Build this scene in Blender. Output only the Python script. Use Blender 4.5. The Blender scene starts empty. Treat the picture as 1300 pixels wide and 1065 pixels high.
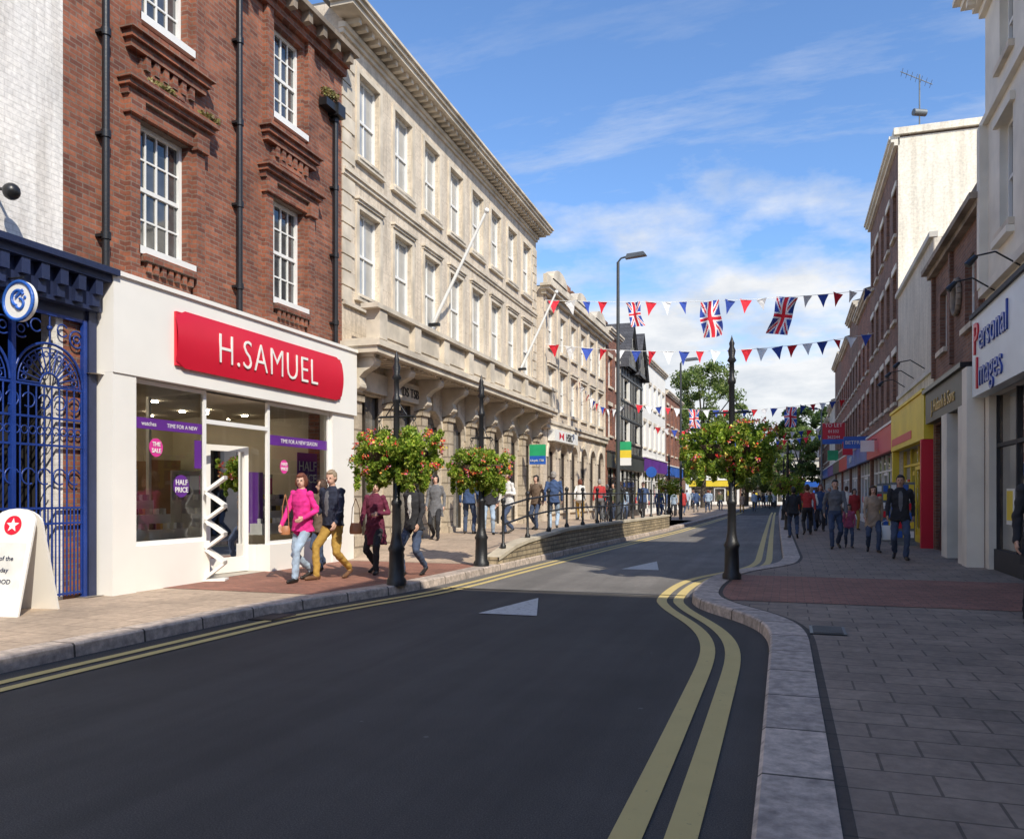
import bpy, math, random
import numpy as np
from mathutils import Vector, Matrix
from mathutils import noise as mnoise
random.seed(7); rng=np.random.default_rng(5)
scene=bpy.context.scene; COL=scene.collection
pi=math.pi
# ------------------------------------------------------------------ materials
def nodes(name):
    m=bpy.data.materials.new(name); m.use_nodes=True
    nt=m.node_tree; b=nt.nodes['Principled BSDF']; return m,nt,b
def N(nt,t,**k):
    n=nt.nodes.new(t)
    for a,v in k.items(): setattr(n,a,v)
    return n
def rgb(c,f=1): return (min(c[0]*f,1),min(c[1]*f,1),min(c[2]*f,1),1)
def mixc(nt,fac,a,b,mode='MIX'):
    n=N(nt,'ShaderNodeMix',data_type='RGBA',blend_type=mode)
    for sock,v in ((n.inputs[0],fac),(n.inputs[6],a),(n.inputs[7],b)):
        if isinstance(v,bpy.types.NodeSocket): nt.links.new(v,sock)
        else: sock.default_value=v
    return n.outputs[2]
def ramp(nt,inp,p):
    r=N(nt,'ShaderNodeValToRGB'); nt.links.new(inp,r.inputs[0])
    e=r.color_ramp.elements
    e[0].position=p[0][0]; e[0].color=p[0][1]; e[1].position=p[-1][0]; e[1].color=p[-1][1]
    for q in p[1:-1]:
        x=e.new(q[0]); x.color=q[1]
    return r.outputs[0]
def noise(nt,vec,scale,detail=5,rough=.6):
    n=N(nt,'ShaderNodeTexNoise'); n.inputs['Scale'].default_value=scale; n.inputs['Detail'].default_value=detail
    n.inputs['Roughness'].default_value=rough
    if vec is not None: nt.links.new(vec,n.inputs['Vector'])
    return n.outputs[0]
def bumpit(nt,b,h,s,dist=.01):
    n=N(nt,'ShaderNodeBump'); n.inputs['Strength'].default_value=s; n.inputs['Distance'].default_value=dist
    nt.links.new(h,n.inputs['Height']); nt.links.new(n.outputs[0],b.inputs['Normal'])
MC={}
def M(name,col,rough=.65,var=.14,scale=5,bump=.25,bscale=50,metal=0,stain=.25,spec=.5,coat=0):
    if name in MC: return MC[name]
    m,nt,b=nodes(name); tc=N(nt,'ShaderNodeTexCoord').outputs['Object']
    c=mixc(nt,noise(nt,tc,scale),rgb(col,1-var*1.6),rgb(col,1+var*1.6))
    st=ramp(nt,noise(nt,tc,scale*.17+.3,3),[(.35,(1-stain,)*3+(1,)),(.62,(1,1,1,1))])
    c=mixc(nt,1.0,c,st,'MULTIPLY')
    nt.links.new(c,b.inputs['Base Color']); b.inputs['Roughness'].default_value=rough
    b.inputs['Metallic'].default_value=metal; b.inputs['Specular IOR Level'].default_value=spec
    b.inputs['Coat Weight'].default_value=coat; b.inputs['Coat Roughness'].default_value=.05
    if bump>0: bumpit(nt,b,noise(nt,tc,bscale,3),bump)
    MC[name]=m; return m
def BR(name,c1,c2,mort,bw,rh,ms,ground=False,offs=.5,bump=.5,rough=.8,stain=.35,nscale=.8,streak=.8,rot=False,shift=0):
    m,nt,b=nodes(name)
    tc=N(nt,'ShaderNodeTexCoord').outputs['Object']
    sp=N(nt,'ShaderNodeSeparateXYZ'); nt.links.new(tc,sp.inputs[0]); cb=N(nt,'ShaderNodeCombineXYZ')
    if ground:
        sh_=N(nt,'ShaderNodeMath',operation='ADD'); nt.links.new(sp.outputs[0 if rot else 1],sh_.inputs[0]); sh_.inputs[1].default_value=shift
        nt.links.new(sp.outputs[1 if rot else 0],cb.inputs[0]); nt.links.new(sh_.outputs[0],cb.inputs[1])
    else:
        ad=N(nt,'ShaderNodeMath',operation='ADD'); nt.links.new(sp.outputs[0],ad.inputs[0]); nt.links.new(sp.outputs[1],ad.inputs[1])
        nt.links.new(ad.outputs[0],cb.inputs[0]); nt.links.new(sp.outputs[2],cb.inputs[1])
    t=N(nt,'ShaderNodeTexBrick'); nt.links.new(cb.outputs[0],t.inputs['Vector']); t.offset=offs
    t.inputs['Scale'].default_value=1; t.inputs['Brick Width'].default_value=bw; t.inputs['Row Height'].default_value=rh
    t.inputs['Mortar Size'].default_value=ms; t.inputs['Mortar Smooth'].default_value=.1
    t.inputs['Color1'].default_value=rgb(c1); t.inputs['Color2'].default_value=rgb(c2); t.inputs['Mortar'].default_value=rgb(mort)
    st=ramp(nt,noise(nt,tc,nscale,6,.65),[(.3,(1-stain,)*3+(1,)),(.65,(1.08,1.06,1.04,1))])
    c=mixc(nt,1.0,t.outputs['Color'],st,'MULTIPLY')
    fine=ramp(nt,noise(nt,tc,14,4),[(.3,(.8,.8,.8,1)),(.7,(1.12,1.12,1.12,1))])
    c=mixc(nt,1.0,c,fine,'MULTIPLY')
    if streak and not ground:
        mp=N(nt,'ShaderNodeMapping'); mp.inputs['Scale'].default_value=(3,3,.25); nt.links.new(tc,mp.inputs[0])
        s2=ramp(nt,noise(nt,mp.outputs[0],1.5,4),[(.38,(.78,.76,.74,1)),(.55,(1,1,1,1))])
        c=mixc(nt,streak,c,mixc(nt,1.0,c,s2,'MULTIPLY'))
    nt.links.new(c,b.inputs['Base Color']); b.inputs['Roughness'].default_value=rough
    iv=N(nt,'ShaderNodeMath',operation='MULTIPLY_ADD'); nt.links.new(t.outputs['Fac'],iv.inputs[0]); iv.inputs[1].default_value=-1
    nt.links.new(noise(nt,tc,40,3),iv.inputs[2])
    bumpit(nt,b,iv.outputs[0],bump,.008)
    return m
brick_red=BR('red brick',(.41,.145,.078),(.19,.066,.043),(.25,.185,.145),.215,.072,.008,stain=.42,nscale=1.1,streak=.5)
brick_brown=BR('brown brick',(.30,.14,.085),(.18,.08,.055),(.24,.18,.14),.225,.075,.009,stain=.4,streak=.5)
brick_white=BR('white painted brick',(.86,.83,.78),(.83,.80,.76),(.70,.67,.63),.225,.075,.005,stain=.1)
stone=BR('ashlar stone',(.74,.645,.515),(.70,.605,.48),(.53,.45,.35),.85,.42,.005,stain=.22,bump=.3)
stone_rust=BR('rusticated stone',(.58,.49,.37),(.54,.455,.34),(.28,.23,.17),.9,.36,.022,stain=.3,bump=.8)
stone_trim=M('carved stone',(.73,.64,.51),.8,.08,5,.25,30,stain=.34)
stone_dark=M('sooty carved stone',(.36,.29,.22),.85,.2,6,.4,30,stain=.5)
stone2=BR('pale sandstone',(.72,.62,.50),(.67,.575,.46),(.48,.41,.33),.8,.38,.006,stain=.22,bump=.3)
stucco=M('cream stucco',(.84,.78,.66),.8,.05,3,.2,40,stain=.18)
stucco_grey=M('pale grey stucco',(.68,.65,.58),.8,.05,3,.2,40,stain=.2)
stucco_tower=BR('cream painted brick',(.88,.82,.69),(.86,.80,.67),(.79,.73,.61),.225,.075,.003,stain=.1,bump=.15)
clad=BR('ribbed cream cladding',(.74,.69,.58),(.70,.66,.56),(.45,.41,.35),.18,9,.012,offs=0,stain=.15)
white=M('white paint',(.84,.83,.79),.5,.03,3,.06,40,stain=.07)
white_sign=M('white fascia panel',(.88,.85,.785),.45,.02,2,.02,20,stain=.06)
black=M('black paint',(.018,.018,.02),.35,.2,8,.15,30)
iron=M('black cast iron',(.015,.016,.018),.4,.25,10,.4,60,spec=.5)
blue_iron=M('blue painted iron',(.014,.045,.24),.35,.2,8,.3,60)
navy=M('navy paint',(.022,.032,.085),.45,.2,5,.2,40)
red=M('red sign gloss',(.66,.010,.035),.42,.04,2,.0,coat=.1,stain=.04)
redp=M('red cloth',(.75,.02,.04),.8,.08,4,.1,stain=.1)
bluep=M('blue cloth',(.03,.07,.36),.8,.08,4,.1,stain=.1)
whitep=M('white cloth',(.88,.87,.86),.8,.04,4,.1,stain=.08)
purple=M('purple poster',(.13,.025,.27),.5,.1,3,0)
magenta=M('magenta poster',(.78,.05,.34),.5,.05,3,0)
yellow=M('yellow paint',(.88,.66,.05),.5,.06,3,.05,stain=.15)
lead=M('lead roofing',(.16,.165,.17),.6,.15,4,.2,20)
slate=BR('slate roof',(.10,.10,.11),(.075,.075,.085),(.04,.04,.045),.3,.2,.01,stain=.3)
dark=M('painted alley shade',(.02,.018,.017),.8,.2,3,0)
cream_in=M('cream interior wall',(.60,.53,.42),.8,.05,3,0,stain=.2)
tile_in=M('shop floor tile',(.36,.31,.25),.3,.1,3,0)
gold=M('gold lettering',(.62,.42,.12),.35,.05,3,0,metal=.5)
teal=M('grey blue fascia',(.10,.16,.20),.45,.1,3,.05)
paleboard=M('pale blue sign board',(.76,.83,.86),.4,.05,2,.05,stain=.1)
darkgreen=M('dark fascia',(.06,.065,.055),.45,.1,3,.05)
green_s=M('green sign',(.03,.42,.17),.4,.1,3,0)
blue_s=M('blue sign',(.03,.13,.52),.4,.1,3,0)
orange_b=M('tan leather',(.42,.17,.07),.5,.15,8,.3)
steel=M('galvanised grey steel',(.20,.22,.23),.5,.1,5,.1,metal=.3)
coir=M('coir lining',(.08,.05,.03),.9)
bronze=M('dark bronze frame',(.05,.04,.03),.4)
pot=M('clay pot',(.35,.16,.09))
def glass_op(name,c,c2,sc=.9):
    m,nt,b=nodes(name); tc=N(nt,'ShaderNodeTexCoord').outputs['Object']
    c=mixc(nt,ramp(nt,noise(nt,tc,sc,3),[(.4,(0,0,0,1)),(.6,(1,1,1,1))]),rgb(c),rgb(c2))  # noise patches stand in for reflections and curtains
    nt.links.new(c,b.inputs['Base Color']); b.inputs['Roughness'].default_value=.04; b.inputs['Specular IOR Level'].default_value=.9
    b.inputs['Coat Weight'].default_value=.6; b.inputs['Coat Roughness'].default_value=.02
    bumpit(nt,b,noise(nt,tc,1.2,2),.12,.02); return m
g_dark=glass_op('dark window glass',(.03,.033,.037),(.13,.13,.13))
g_pale=glass_op('window glass with blinds',(.30,.31,.31),(.55,.53,.49),.6)
g_shop=glass_op('shop glass',(.03,.03,.032),(.16,.135,.10),1.3)
def clear_glass():
    m=bpy.data.materials.new('clear shop glass'); m.use_nodes=True; nt=m.node_tree; nt.nodes.clear()
    o=N(nt,'ShaderNodeOutputMaterial'); mx=N(nt,'ShaderNodeMixShader'); t=N(nt,'ShaderNodeBsdfTransparent'); g=N(nt,'ShaderNodeBsdfGlossy')
    t.inputs[0].default_value=(.88,.91,.90,1); g.inputs['Roughness'].default_value=.015
    f=N(nt,'ShaderNodeFresnel'); f.inputs[0].default_value=1.75
    nt.links.new(f.outputs[0],mx.inputs[0]); nt.links.new(t.outputs[0],mx.inputs[1]); nt.links.new(g.outputs[0],mx.inputs[2]); nt.links.new(mx.outputs[0],o.inputs[0]); return m
g_clear=clear_glass()
def leafmat(name,c1,c2,c3,tf=.45):
    m,nt,b=nodes(name); g=N(nt,'ShaderNodeNewGeometry')
    r=ramp(nt,g.outputs['Random Per Island'],[(0,rgb(c1)),(.5,rgb(c2)),(1,rgb(c3))])
    tc=N(nt,'ShaderNodeTexCoord').outputs['Object']
    s=ramp(nt,noise(nt,tc,2.5,3),[(.35,(.65,.65,.65,1)),(.65,(1.25,1.25,1.1,1))])
    c=mixc(nt,1.0,r,s,'MULTIPLY'); nt.links.new(c,b.inputs['Base Color']); b.inputs['Roughness'].default_value=.5
    tr=N(nt,'ShaderNodeBsdfTranslucent'); nt.links.new(c,tr.inputs[0]); mx=N(nt,'ShaderNodeMixShader'); mx.inputs[0].default_value=tf
    nt.links.new(b.outputs[0],mx.inputs[1]); nt.links.new(tr.outputs[0],mx.inputs[2]); nt.links.new(mx.outputs[0],nt.nodes['Material Output'].inputs[0]); return m
leaf_b=leafmat('basket foliage',(.10,.19,.02),(.27,.42,.04),(.62,.66,.12))
leaf_t=leafmat('tree foliage',(.11,.17,.045),(.19,.27,.07),(.33,.37,.12))
leaf_d=leafmat('dark tree foliage',(.05,.085,.025),(.08,.13,.035),(.12,.17,.05))
fl_red=M('red petals',(.85,.05,.04),.6,.2,10,0); fl_or=M('orange petals',(.90,.30,.06),.6,.2,10,0)
fl_yel=M('yellow petals',(.90,.68,.12),.6,.2,10,0); fl_pur=M('pink petals',(.85,.25,.38),.6,.2,10,0)
bark=M('bark',(.10,.08,.06),.9,.25,8,.6,20)
dry=leafmat('dry weeds',(.20,.15,.06),(.28,.22,.09),(.22,.24,.07),.2)
def asphalt(name,base,light):
    m,nt,b=nodes(name); tc=N(nt,'ShaderNodeTexCoord').outputs['Object']
    big=ramp(nt,noise(nt,tc,.35,5,.7),[(.35,rgb(base,.82)),(.65,rgb(base,1.2))])
    sp=ramp(nt,noise(nt,tc,130,2,.8),[(.42,(.55,.55,.55,1)),(.72,(1.9,1.9,1.9,1))])
    c=mixc(nt,1.0,big,sp,'MULTIPLY')
    mp=N(nt,'ShaderNodeMapping'); mp.inputs['Scale'].default_value=(2.2,.12,1); nt.links.new(tc,mp.inputs[0])
    tr=ramp(nt,noise(nt,mp.outputs[0],1,4),[(.4,(.88,.88,.88,1)),(.6,(1.12,1.12,1.12,1))])
    c=mixc(nt,1.0,c,tr,'MULTIPLY')
    v2=N(nt,'ShaderNodeTexVoronoi'); v2.inputs['Scale'].default_value=1.6; nt.links.new(tc,v2.inputs['Vector'])
    gm=ramp(nt,v2.outputs[0],[(.022,(light,light,light,1)),(.034,(0,0,0,1))])
    c=mixc(nt,.6,c,gm,'ADD')
    nt.links.new(c,b.inputs['Base Color']); b.inputs['Roughness'].default_value=.85
    bumpit(nt,b,noise(nt,tc,110,3,.8),.6,.006); return m
asph=asphalt('road asphalt',(.064,.057,.051),.12)
asph2=asphalt('worn pale asphalt',(.17,.157,.142),.05)  # paler asphalt than the near road
pav_l=BR('buff paving slabs',(.52,.40,.295),(.45,.345,.255),(.25,.19,.14),.6,.45,.007,ground=True,stain=.3)
pav_r=BR('grey paving slabs',(.33,.255,.195),(.275,.213,.165),(.14,.108,.083),.45,.30,.008,ground=True,stain=.36,nscale=1.3)
pav_b=BR('red brick paving',(.38,.17,.115),(.29,.13,.09),(.14,.10,.08),.21,.105,.005,ground=True,stain=.35)
kerb_m=BR('granite kerb',(.60,.50,.42),(.46,.385,.33),(.09,.075,.06),.85,60,.012,ground=True,rot=True,offs=0,stain=.4,nscale=7,shift=30)
chan_m=BR('dark paving edge',(.09,.07,.055),(.07,.055,.045),(.04,.035,.03),.4,.3,.01,ground=True,stain=.4)
def paint(name,c,wear):
    m,nt,b=nodes(name); tc=N(nt,'ShaderNodeTexCoord').outputs['Object']
    f=ramp(nt,noise(nt,tc,14,6,.75),[(wear-.07,(0,0,0,1)),(wear+.05,(1,1,1,1))])
    nt.links.new(mixc(nt,f,(.12,.105,.08,1),mixc(nt,noise(nt,tc,3),rgb(c,.82),rgb(c))),b.inputs['Base Color']); b.inputs['Roughness'].default_value=.75
    bumpit(nt,b,noise(nt,tc,110,3,.8),.5,.005); return m
ypaint=paint('worn yellow line paint',(.66,.51,.20),.33); wpaint=paint('worn white road paint',(.60,.59,.56),.40)
rubble=BR('coursed stone walling',(.50,.41,.27),(.36,.29,.19),(.17,.14,.10),.34,.1,.012,stain=.35,bump=1)
# ------------------------------------------------------------------ mesh builder
def ob(name,me,parent=None,loc=(0,0,0),rot=(0,0,0)):
    o=bpy.data.objects.new(name,me); COL.objects.link(o)
    if parent: o.parent=parent
    o.location=loc; o.rotation_euler=rot; return o
def tag(o,label,cat,group=None):
    o['label']=label; o['category']=cat
    if group: o['group']=group
    return o
def thing(name,label,cat,loc=(0,0,0),rotz=0,group=None):
    o=ob(name,None,None,loc,(0,0,rotz)); o.empty_display_size=.2; return tag(o,label,cat,group)
class MB:
    def __init__(s): s.v=[];s.f=[];s.m=[];s.s=[];s.mi=0
    def add(s,vs,fs,sm=False):
        b=len(s.v); s.v+=[tuple(p) for p in vs]; s.f+=[tuple(b+i for i in q) for q in fs]; s.m+=[s.mi]*len(fs); s.s+=[sm]*len(fs)
    def quad(s,*p): s.add(p,[tuple(range(len(p)))])
    def box(s,x0,x1,y0,y1,z0,z1):
        s.add([(x0,y0,z0),(x1,y0,z0),(x1,y1,z0),(x0,y1,z0),(x0,y0,z1),(x1,y0,z1),(x1,y1,z1),(x0,y1,z1)],
              [(0,3,2,1),(4,5,6,7),(0,1,5,4),(1,2,6,5),(2,3,7,6),(3,0,4,7)]); return s
    def cyl(s,p0,p1,r0,r1=None,n=10,caps=True):
        r1=r0 if r1 is None else r1
        p0=Vector(p0);p1=Vector(p1); d=(p1-p0)
        if d.length<1e-6: return
        d.normalize(); a=d.orthogonal().normalized(); b=d.cross(a)
        vs=[]
        for p,r in ((p0,r0),(p1,r1)):
            for i in range(n):
                t=2*pi*i/n; vs.append(p+a*math.cos(t)*r+b*math.sin(t)*r)
        s.add(vs,[(i,(i+1)%n,n+(i+1)%n,n+i) for i in range(n)],True)
        if caps: s.add(vs[:n],[tuple(range(n-1,-1,-1))]); s.add(vs[n:],[tuple(range(n))])
    def tube(s,pts,r,n=6):
        for i in range(len(pts)-1):
            s.cyl(pts[i],pts[i+1],r if not isinstance(r,(list,tuple)) else r[i],r if not isinstance(r,(list,tuple)) else r[i+1],n)
    def sph(s,c,r,nu=12,nv=8):
        if not isinstance(r,(tuple,list)): r=(r,r,r)
        vs=[]
        for j in range(nv+1):
            ph=pi*j/nv
            for i in range(nu):
                t=2*pi*i/nu; vs.append((c[0]+math.sin(ph)*math.cos(t)*r[0],c[1]+math.sin(ph)*math.sin(t)*r[1],c[2]+math.cos(ph)*r[2]))
        s.add(vs,[(j*nu+i,(j+1)*nu+i,(j+1)*nu+(i+1)%nu,j*nu+(i+1)%nu) for j in range(nv) for i in range(nu)],True)
    def lathe(s,c,prof,n=14):
        vs=[(c[0]+r*math.cos(2*pi*i/n),c[1]+r*math.sin(2*pi*i/n),c[2]+z) for r,z in prof for i in range(n)]
        k=len(prof)
        s.add(vs,[(j*n+i,j*n+(i+1)%n,(j+1)*n+(i+1)%n,(j+1)*n+i) for j in range(k-1) for i in range(n)],True)
    def loft(s,secs,n=16):
        vs=[(cx+rx*math.cos(2*pi*i/n),cy+ry*math.sin(2*pi*i/n),z) for (cx,cy,z,rx,ry) in secs for i in range(n)]
        k=len(secs)
        s.add(vs,[(j*n+i,j*n+(i+1)%n,(j+1)*n+(i+1)%n,(j+1)*n+i) for j in range(k-1) for i in range(n)],True)
        s.add(vs[:n],[tuple(range(n-1,-1,-1))]); s.add(vs[-n:],[tuple(range(n))])
    def ring(s,c,R,r,axis=0,n=20,a0=0,a1=2*pi,m=6):
        pts=[]
        for i in range(n+1):
            t=a0+(a1-a0)*i/n; u=R*math.cos(t); w=R*math.sin(t)
            pts.append({0:(c[0],c[1]+u,c[2]+w),1:(c[0]+u,c[1],c[2]+w),2:(c[0]+u,c[1]+w,c[2])}[axis])
        s.tube(pts,r,m)
    def disc(s,c,R,axis=0,n=28):
        pts=[]
        for i in range(n):
            t=2*pi*i/n; u=R*math.cos(t); w=R*math.sin(t)
            pts.append({0:(c[0],c[1]+u,c[2]+w),1:(c[0]+u,c[1],c[2]+w)}[axis])
        s.quad(*pts)
    def mesh(s,name,mats):
        me=bpy.data.meshes.new(name); me.from_pydata(s.v,[],s.f)
        for m in (mats if isinstance(mats,(list,tuple)) else [mats]): me.materials.append(m)
        me.polygons.foreach_set('material_index',s.m); me.polygons.foreach_set('use_smooth',s.s); me.update(); return me
    def obj(s,name,mats,parent=None,loc=(0,0,0),rot=(0,0,0)):
        return ob(name,s.mesh(name,mats),parent,loc,rot)
def dup(o,parent,loc,rot=None):
    c=o.copy(); COL.objects.link(c); c.parent=parent; c.location=loc
    if rot is not None: c.rotation_euler=rot
    for ch in o.children: dup(ch,c,ch.location)
    return c
FR=(pi/2,0,pi/2)
def text(t,size,mat,parent,loc,rot=FR,ext=.008,off=0.0,sx=1,name='lettering',align='CENTER',sp=1.0):
    cu=bpy.data.curves.new('t','FONT'); cu.body=t; cu.size=size; cu.extrude=ext; cu.offset=off; cu.align_x=align; cu.resolution_u=3; cu.space_character=sp
    o=bpy.data.objects.new('t',cu); COL.objects.link(o); dg=bpy.context.evaluated_depsgraph_get()
    me=bpy.data.meshes.new_from_object(o.evaluated_get(dg)); bpy.data.objects.remove(o); bpy.data.curves.remove(cu)
    for v in me.vertices: v.co.x*=sx
    me.materials.clear(); me.materials.append(mat); me.name=name
    return ob(name,me,parent,loc,rot)
# ------------------------------------------------------------------ building helpers (x outward, y along the street, z up)
def facade(mb,L,H,D,ops,rv=.2,side=0):
    ys=sorted({0,L}|{round(v,4) for o in ops for v in o[:2]}); zs=sorted({0,H}|{round(v,4) for o in ops for v in o[2:4]})
    for i in range(len(ys)-1):
        for j in range(len(zs)-1):
            a=(ys[i]+ys[i+1])/2; c=(zs[j]+zs[j+1])/2
            if any(o[0]<a<o[1] and o[2]<c<o[3] for o in ops): continue
            mb.quad((0,ys[i],zs[j]),(0,ys[i+1],zs[j]),(0,ys[i+1],zs[j+1]),(0,ys[i],zs[j+1]))
    for o in ops:
        y0,y1,z0,z1=o[:4]; r=-rv-.05
        mb.quad((0,y0,z0),(0,y0,z1),(r,y0,z1),(r,y0,z0)); mb.quad((0,y1,z0),(r,y1,z0),(r,y1,z1),(0,y1,z1))
        mb.quad((0,y0,z1),(0,y1,z1),(r,y1,z1),(r,y0,z1)); mb.quad((0,y0,z0),(r,y0,z0),(r,y1,z0),(0,y1,z0))
    m0=mb.mi; mb.mi=side
    mb.quad((-D,0,0),(0,0,0),(0,0,H),(-D,0,H)); mb.quad((0,L,0),(-D,L,0),(-D,L,H),(0,L,H)); mb.quad((-D,L,0),(-D,0,0),(-D,0,H),(-D,L,H))
    mb.mi=m0
WC={}
def window(b,y,z,w,h,cols=2,rows=2,fm=None,gm=None,sm=None,rv=.2,sill=True):
    fm=fm or white; gm=gm or g_dark
    k=(round(w,3),round(h,3),cols,rows,fm.name,gm.name,sm.name if sm else '',rv)
    if k in WC: return dup(WC[k],b,(-rv,y,z))
    f=MB(); t=.06
    f.box(0,.07,-w/2,-w/2+t,0,h); f.box(0,.07,w/2-t,w/2,0,h); f.box(0,.071,-w/2+t,w/2-t,0,t+.02); f.box(0,.071,-w/2+t,w/2-t,h-t,h)
    f.box(0.01,.06,-w/2+t,w/2-t,h/2-.03,h/2+.03)
    for i in range(1,cols): yy=-w/2+t+(w-2*t)*i/cols; f.box(.005,.045,yy-.014,yy+.014,t+.02,h-t)
    for s0,s1 in ((t+.02,h/2-.03),(h/2+.03,h-t)):
        for i in range(1,rows): zz=s0+(s1-s0)*i/rows; f.box(.006,.043,-w/2+t,w/2-t,zz-.013,zz+.013)
    o=f.obj('window',[fm],b,(-rv,y,z))
    g=MB(); g.quad((.02,-w/2,0),(.02,w/2,0),(.02,w/2,h),(.02,-w/2,h)); g.obj('glass',[gm],o)
    if sill:
        s=MB(); s.box(.0,rv+.09,-w/2-.1,w/2+.1,-.1,.014); s.obj('sill',[sm or stone_trim],o)
    WC[k]=o; return o
def cornice(mb,L,z,steps):
    for (h,p,e) in steps:
        mb.box(-.05,p,-e,L+e,z,z+h); z+=h
    return z
def shopfront(b,L,zf0,zf1,fas,frm,txt=None,tm=None,tsize=.4,stall=.5,proud=.16,y0=.3,door=None,glass=None,riser=None,busy=2):
    fr=MB(); y1=L-y0; x=-.2
    n=max(2,int((y1-y0)/1.3))
    for i in range(n+1):
        yy=y0+(y1-y0)*i/n; fr.box(x,x+.08,yy-.035,yy+.035,.1,zf0)
    fr.box(x+.002,x+.077,y0,y1,2.35,2.42); fr.box(x-.01,x+.12,y0,y1,.1,stall)
    dn=door if door is not None else n//2
    yy=y0+(y1-y0)*dn/n
    o=fr.obj('shopfront',[riser or frm],b)
    g=MB(); g.quad((x+.03,y0,.1),(x+.03,y1,.1),(x+.03,y1,zf0),(x+.03,y0,zf0)); g.obj('glass',[glass or g_shop],o)
    p=MB()
    for i in range(n):
        if i==dn: continue
        a0=y0+(y1-y0)*i/n
        for q in range(busy):
            p.mi=random.randrange(4); c=a0+random.uniform(.25,1.0); w=random.uniform(.12,.3)*(1 if busy<4 else .6); z0=random.uniform(.7,1.3 if busy<4 else 2.0); p.box(x+.032,x+.036+q*.003,max(a0+.06,c-w),min(a0+1.2,c+w),z0+q*.02,z0+random.uniform(.2,.9 if busy<4 else .35))
    p.obj('poster',[white,yellow,redp,blue_s],o)
    d=MB(); dw=(y1-y0)/n-.1; d.box(x+.125,x+.16,yy+.05,yy+.13,.12,2.3); d.box(x+.125,x+.16,yy+dw-.03,yy+dw+.05,.12,2.3); d.box(x+.125,x+.161,yy+.13,yy+dw-.03,.12,.3); d.box(x+.125,x+.161,yy+.13,yy+dw-.03,2.2,2.3)
    d.cyl((x+.2,yy+.12,.9),(x+.2,yy+.12,1.4),.015,n=6); d.obj('door',[frm],o)
    f=MB(); f.box(-.02,proud,.02,L-.02,zf0,zf1); f.mi=1; f.box(-.03,proud+.05,0,L,zf1,zf1+.08)
    fo=f.obj('fascia',[fas,frm],b)
    if txt: text(txt,tsize,tm or white,fo,(proud+.012,L/2,(zf0+zf1)/2-tsize*.33))
    return fo
def pitched(b,L,D,H,rise,mat):
    m=MB(); m.add([(.25,0,H),(.25,L,H),(-D/2,L,H+rise),(-D/2,0,H+rise),(-D,0,H),(-D,L,H)],[(0,1,2,3),(3,2,5,4),(0,3,4),(1,5,2)]); return m.obj('roof',[mat],b)
def chimney(parent,x,y,z,h=1.5):
    m=MB(); m.box(x-.35,x+.35,y-.5,y+.5,z,z+h); m.box(x-.42,x+.42,y-.57,y+.57,z+h,z+h+.12)
    m.mi=1
    for k in (-.3,0,.3): m.lathe((x,y+k,z+h+.12),[(.11,0),(.09,.35),(.11,.38),(.0,.38)],8)
    m.obj('chimney',[brick_brown,pot],parent)
def arch(mb,tr,y0,y1,zt,proud=.05,rw=.16,n=12):
    r=(y1-y0)/2; c=(y0+y1)/2; zc=zt-r
    pts=[(c-r*math.cos(pi*i/n),zc+r*math.sin(pi*i/n)) for i in range(n+1)]
    for i in range(n):
        a,d=pts[i],pts[i+1]
        mb.quad((0,a[0],a[1]),(0,d[0],d[1]),(0,d[0],zt),(0,a[0],zt)); mb.quad((0,a[0],a[1]),(0,d[0],d[1]),(-.25,d[0],d[1]),(-.25,a[0],a[1]))
        R=r+rw; A=(c-R*math.cos(pi*i/n),zc+R*math.sin(pi*i/n)); Dd=(c-R*math.cos(pi*(i+1)/n),zc+R*math.sin(pi*(i+1)/n))
        tr.add([(0,a[0],a[1]),(proud,a[0],a[1]),(proud,A[0],A[1]),(0,A[0],A[1]),(0,d[0],d[1]),(proud,d[0],d[1]),(proud,Dd[0],Dd[1]),(0,Dd[0],Dd[1])],[(1,5,6,2),(0,4,5,1),(2,6,7,3)])
    tr.box(0,proud+.05,c-.1,c+.1,zt-.02,zt+.32)
def leafcloud(n,cent,rad,size):
    cent=np.array(cent,float); rad=np.array(rad,float)
    idx=rng.integers(0,len(cent),n); d=rng.normal(size=(n,3)); d/=np.linalg.norm(d,axis=1)[:,None]
    rr=rng.random(n)**.5; P=cent[idx]+d*rad[idx]*rr[:,None]
    a=rng.normal(size=(n,3)); a/=np.linalg.norm(a,axis=1)[:,None]; c=np.cross(a,rng.normal(size=(n,3))); c/=np.linalg.norm(c,axis=1)[:,None]
    s=size*(.6+.8*rng.random(n))[:,None]
    return np.stack([P-a*s,P-c*s*.55,P+a*s,P+c*s*.55],1).reshape(-1,3)
def leafmesh(name,V,mat,mids=None,mats=None):
    n=len(V)//4; me=bpy.data.meshes.new(name); me.from_pydata(V.tolist(),[],np.arange(4*n).reshape(-1,4).tolist())
    for q in (mats or [mat]): me.materials.append(q)
    if mids is not None: me.polygons.foreach_set('material_index',mids.tolist())
    return me
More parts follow.
